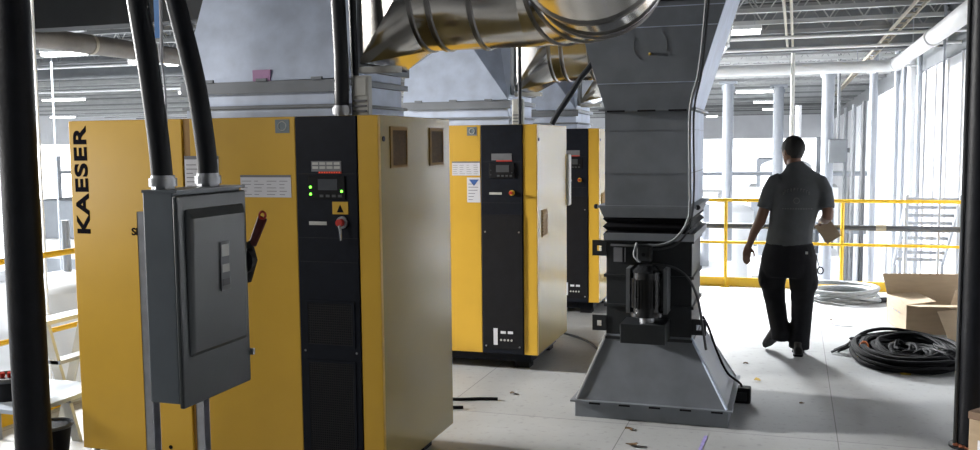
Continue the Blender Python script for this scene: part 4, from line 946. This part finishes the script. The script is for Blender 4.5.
# wide grey wall strips further away (silos / racks)
def rack(x, y, w, d, h, bays, lab, mt=pgrey):
    t = thing('storage_rack', (x+w/2, y+d/2, -4.1), lab, 'rack', 'equipment on the hall floor')
    for i in range(bays+1):
        for yy_ in (y, y+d): B(x+i*w/bays-.04, x+i*w/bays+.04, yy_-.04, yy_+.04, -4.1, -4.1+h).build('upright', mt, t)
    for k_ in range(3):
        zz = -4.1+h*(.3+.3*k_); B(x, x+w, y-.03, y+d+.03, zz, zz+.09).build('shelf', mt, t)
    return t
rnd = random.Random(5)
def tank(x, y, r, h, lab, mt=white):
    t = thing('storage_tank', (x, y, -4.1), lab, 'tank')
    MB().cyl((x, y, -3.8), (x, y, -4.1+h), r, n=32).build('shell', mt, t); MB().sphere((x, y, -4.1+h), r, 24, 12, (1, 1, .35)).build('domed_top', mt, t)
    for a_ in (0, 2.1, 4.2): MB().cyl((x+r*.8*math.cos(a_), y+r*.8*math.sin(a_), -4.1), (x+r*.8*math.cos(a_), y+r*.8*math.sin(a_), -3.7), .05, n=8).build('leg', pgrey, t)
    MB().cyl((x, y, -4.1+h), (x, y, -4.1+h+.8), .05, n=8).build('vent_pipe', pgrey, t)
def machine(x, y, w, d, h, lab, mt=white):
    t = thing('process_machine', (x+w/2, y+d/2, -4.1), lab, 'machine')
    B(x, x+w, y, y+d, -4.1, -4.1+h*.8).build('casing', mt, t, bev=.03)
    B(x+w*.1, x+w*.55, y+.2, y+d-.1, -4.1+h*.8, -4.1+h).build('upper_hood', pgrey, t, bev=.03)
    B(x+w*.65, x+w*.95, y-.03, y, -4.1+h*.35, -4.1+h*.65).build('control_panel', mgrey, t)
    MB().cyl((x+w*.8, y+d*.5, -4.1+h*.8), (x+w*.8, y+d*.5, -4.1+h*1.15), .12, n=14).build('exhaust_stub', pgrey, t)
    for k_ in range(3): B(x+w*(.05+.18*k_), x+w*(.2+.18*k_), y-.02, y, -4.1+h*.2, -4.1+h*.7).build('access_door', pgrey, t)
machine(-4.4, 20, 3.2, 2, 3.9, 'white process machine on the hall floor, seen under the rails left of the man')
machine(-.9, 21, 1.9, 2, 4.2, 'white process machine on the hall floor, seen below the rail right of the man')
machine(-7.5, 34, 5, 3, 5.0, 'large white machine far back in the hall, left of the man')
machine(-1.6, 36, 3.2, 3, 5.2, 'large white machine far back in the hall, right of the man')
machine(-10.5, 12.5, 3, 2, 4.5, 'white machine in the hall seen at far left beyond the side railing')
machine(-18, 18, 4, 2.5, 4.6, 'larger white machine deep in the hall at far left')
tank(-1.7, 27, .7, 3.9, 'white domed tank left of the man below the top rail')
tank(-.2, 32, .8, 5.0, 'white domed tank behind the man')
tank(-8.2, 9.0, .55, 4.2, 'white domed tank close outside the side railing at left')
rack(-3.9, 28, 6, 1.2, 5.4, 3, 'pale rack in the hall behind the man')
rack(-22, 24, 9, 1.2, 5.6, 4, 'long pale rack deep in the hall at far left')
# dark angled conveyor at right behind railing
t = thing('slatted_chute', (1.7, 13, -1), 'pale slatted chute beyond the railing beside the black pipe', 'chute')
m = MB()
for q in range(9):
    m.box(1.35, 1.95, 12.6+.14*q, 12.66+.14*q, 1.0-.11*q, 1.04-.11*q)
m.build('slats', pgrey, t)
for x_ in (1.33, 1.93): MB().hexa([(x_, 12.5, .96), (x_+.03, 12.5, .96), (x_+.03, 13.9, -.02), (x_, 13.9, -.02)], [(x_, 12.5, 1.08), (x_+.03, 12.5, 1.08), (x_+.03, 13.9, .10), (x_, 13.9, .10)]).build('side_rail', pgrey, t)
for x_ in (1.35, 1.94):
    MB().cyl((x_, 12.6, -4.1), (x_, 12.6, .98), .025, n=8).build('leg', pgrey, t)
    MB().cyl((x_, 13.8, -4.1), (x_, 13.8, .05), .025, n=8).build('leg', pgrey, t)
# ================================================================== LIGHT
def area(name, loc, target, sx, sy, power, col=(1, 1, 1), spread=180):
    l = bpy.data.lights.new(name, 'AREA'); l.shape = 'RECTANGLE'; l.size = sx; l.size_y = sy; l.energy = power; l.color = col; l.spread = math.radians(spread)
    o = bpy.data.objects.new(name, l); COL.objects.link(o); o.location = loc
    o.rotation_euler = (Vector(target)-Vector(loc)).to_track_quat('-Z', 'Y').to_euler(); return o
area('hall_lamp_left', (-9.5, 5.2, 3.1), (-1, 6.4, 0), .8, .5, 380, (1, .98, .95), 80)
lp = ony(655, 60, 14.0)
area('added_fill_far_deck', (lp.x, 14.0, min(lp.z, 3.4)), (0.5, 11.2, 0), 1.0, .4, 390, (.95, .98, 1), 65)  # added light, hidden behind the fan duct, brightens the deck by the railing
area('added_fill_hall_deep', (-10, 30, 3.1), (-10, 30, -4), 14, 3, 5500, (.95, .98, 1))  # added fill with no fixture, lifts the deep hall floor to white
area('added_fill_hall_left', (-12, 10, 3.1), (-12, 10, -4), 4, 8, 3200, (.95, .98, 1))  # added fill over the left hall floor, stands for no real fixture
area('added_fill_right_wall', (-7.5, 19, 2.9), (2.1, 18, -.6), 7, .8, 2000, (.97, .98, 1), 110)  # added light whose only job is to whiten the right wall
area('added_fill_front', (-4.9, 1.0, 3.2), (-3.6, 4, .9), 1.2, .3, 60, (1, .97, .93))  # added out-of-frame fill for the surfaces facing the camera
area('added_fill_cabinet_left', (-5.6, 2.3, 1.5), (-3.6, 4.1, 1.0), .5, .5, 24, (1, .97, .93))  # invented light past the left edge, brightens the nearest cabinet's left door
w = bpy.data.worlds.new('world'); S.world = w; w.use_nodes = True
w.node_tree.nodes['Background'].inputs[0].default_value = (.9, .95, 1, 1); w.node_tree.nodes['Background'].inputs[1].default_value = 1.0
# ================================================================== CAMERA
cd = bpy.data.cameras.new('camera'); cam = bpy.data.objects.new('camera', cd); COL.objects.link(cam)
cd.sensor_width = 36; cd.sensor_fit = 'HORIZONTAL'; cd.lens = F/980*36; cd.clip_end = 300; cd.clip_start = .05
Mx = Matrix((( _r.x, _u.x, -_fwd.x, 0), (_r.y, _u.y, -_fwd.y, 0), (_r.z, _u.z, -_fwd.z, CH), (0, 0, 0, 1)))
cam.matrix_world = Mx
S.camera = cam
S.view_settings.view_transform = 'Standard'; S.view_settings.look = 'None'; S.view_settings.gamma = 1; S.view_settings.use_curve_mapping = False
S.view_settings.exposure = 0.
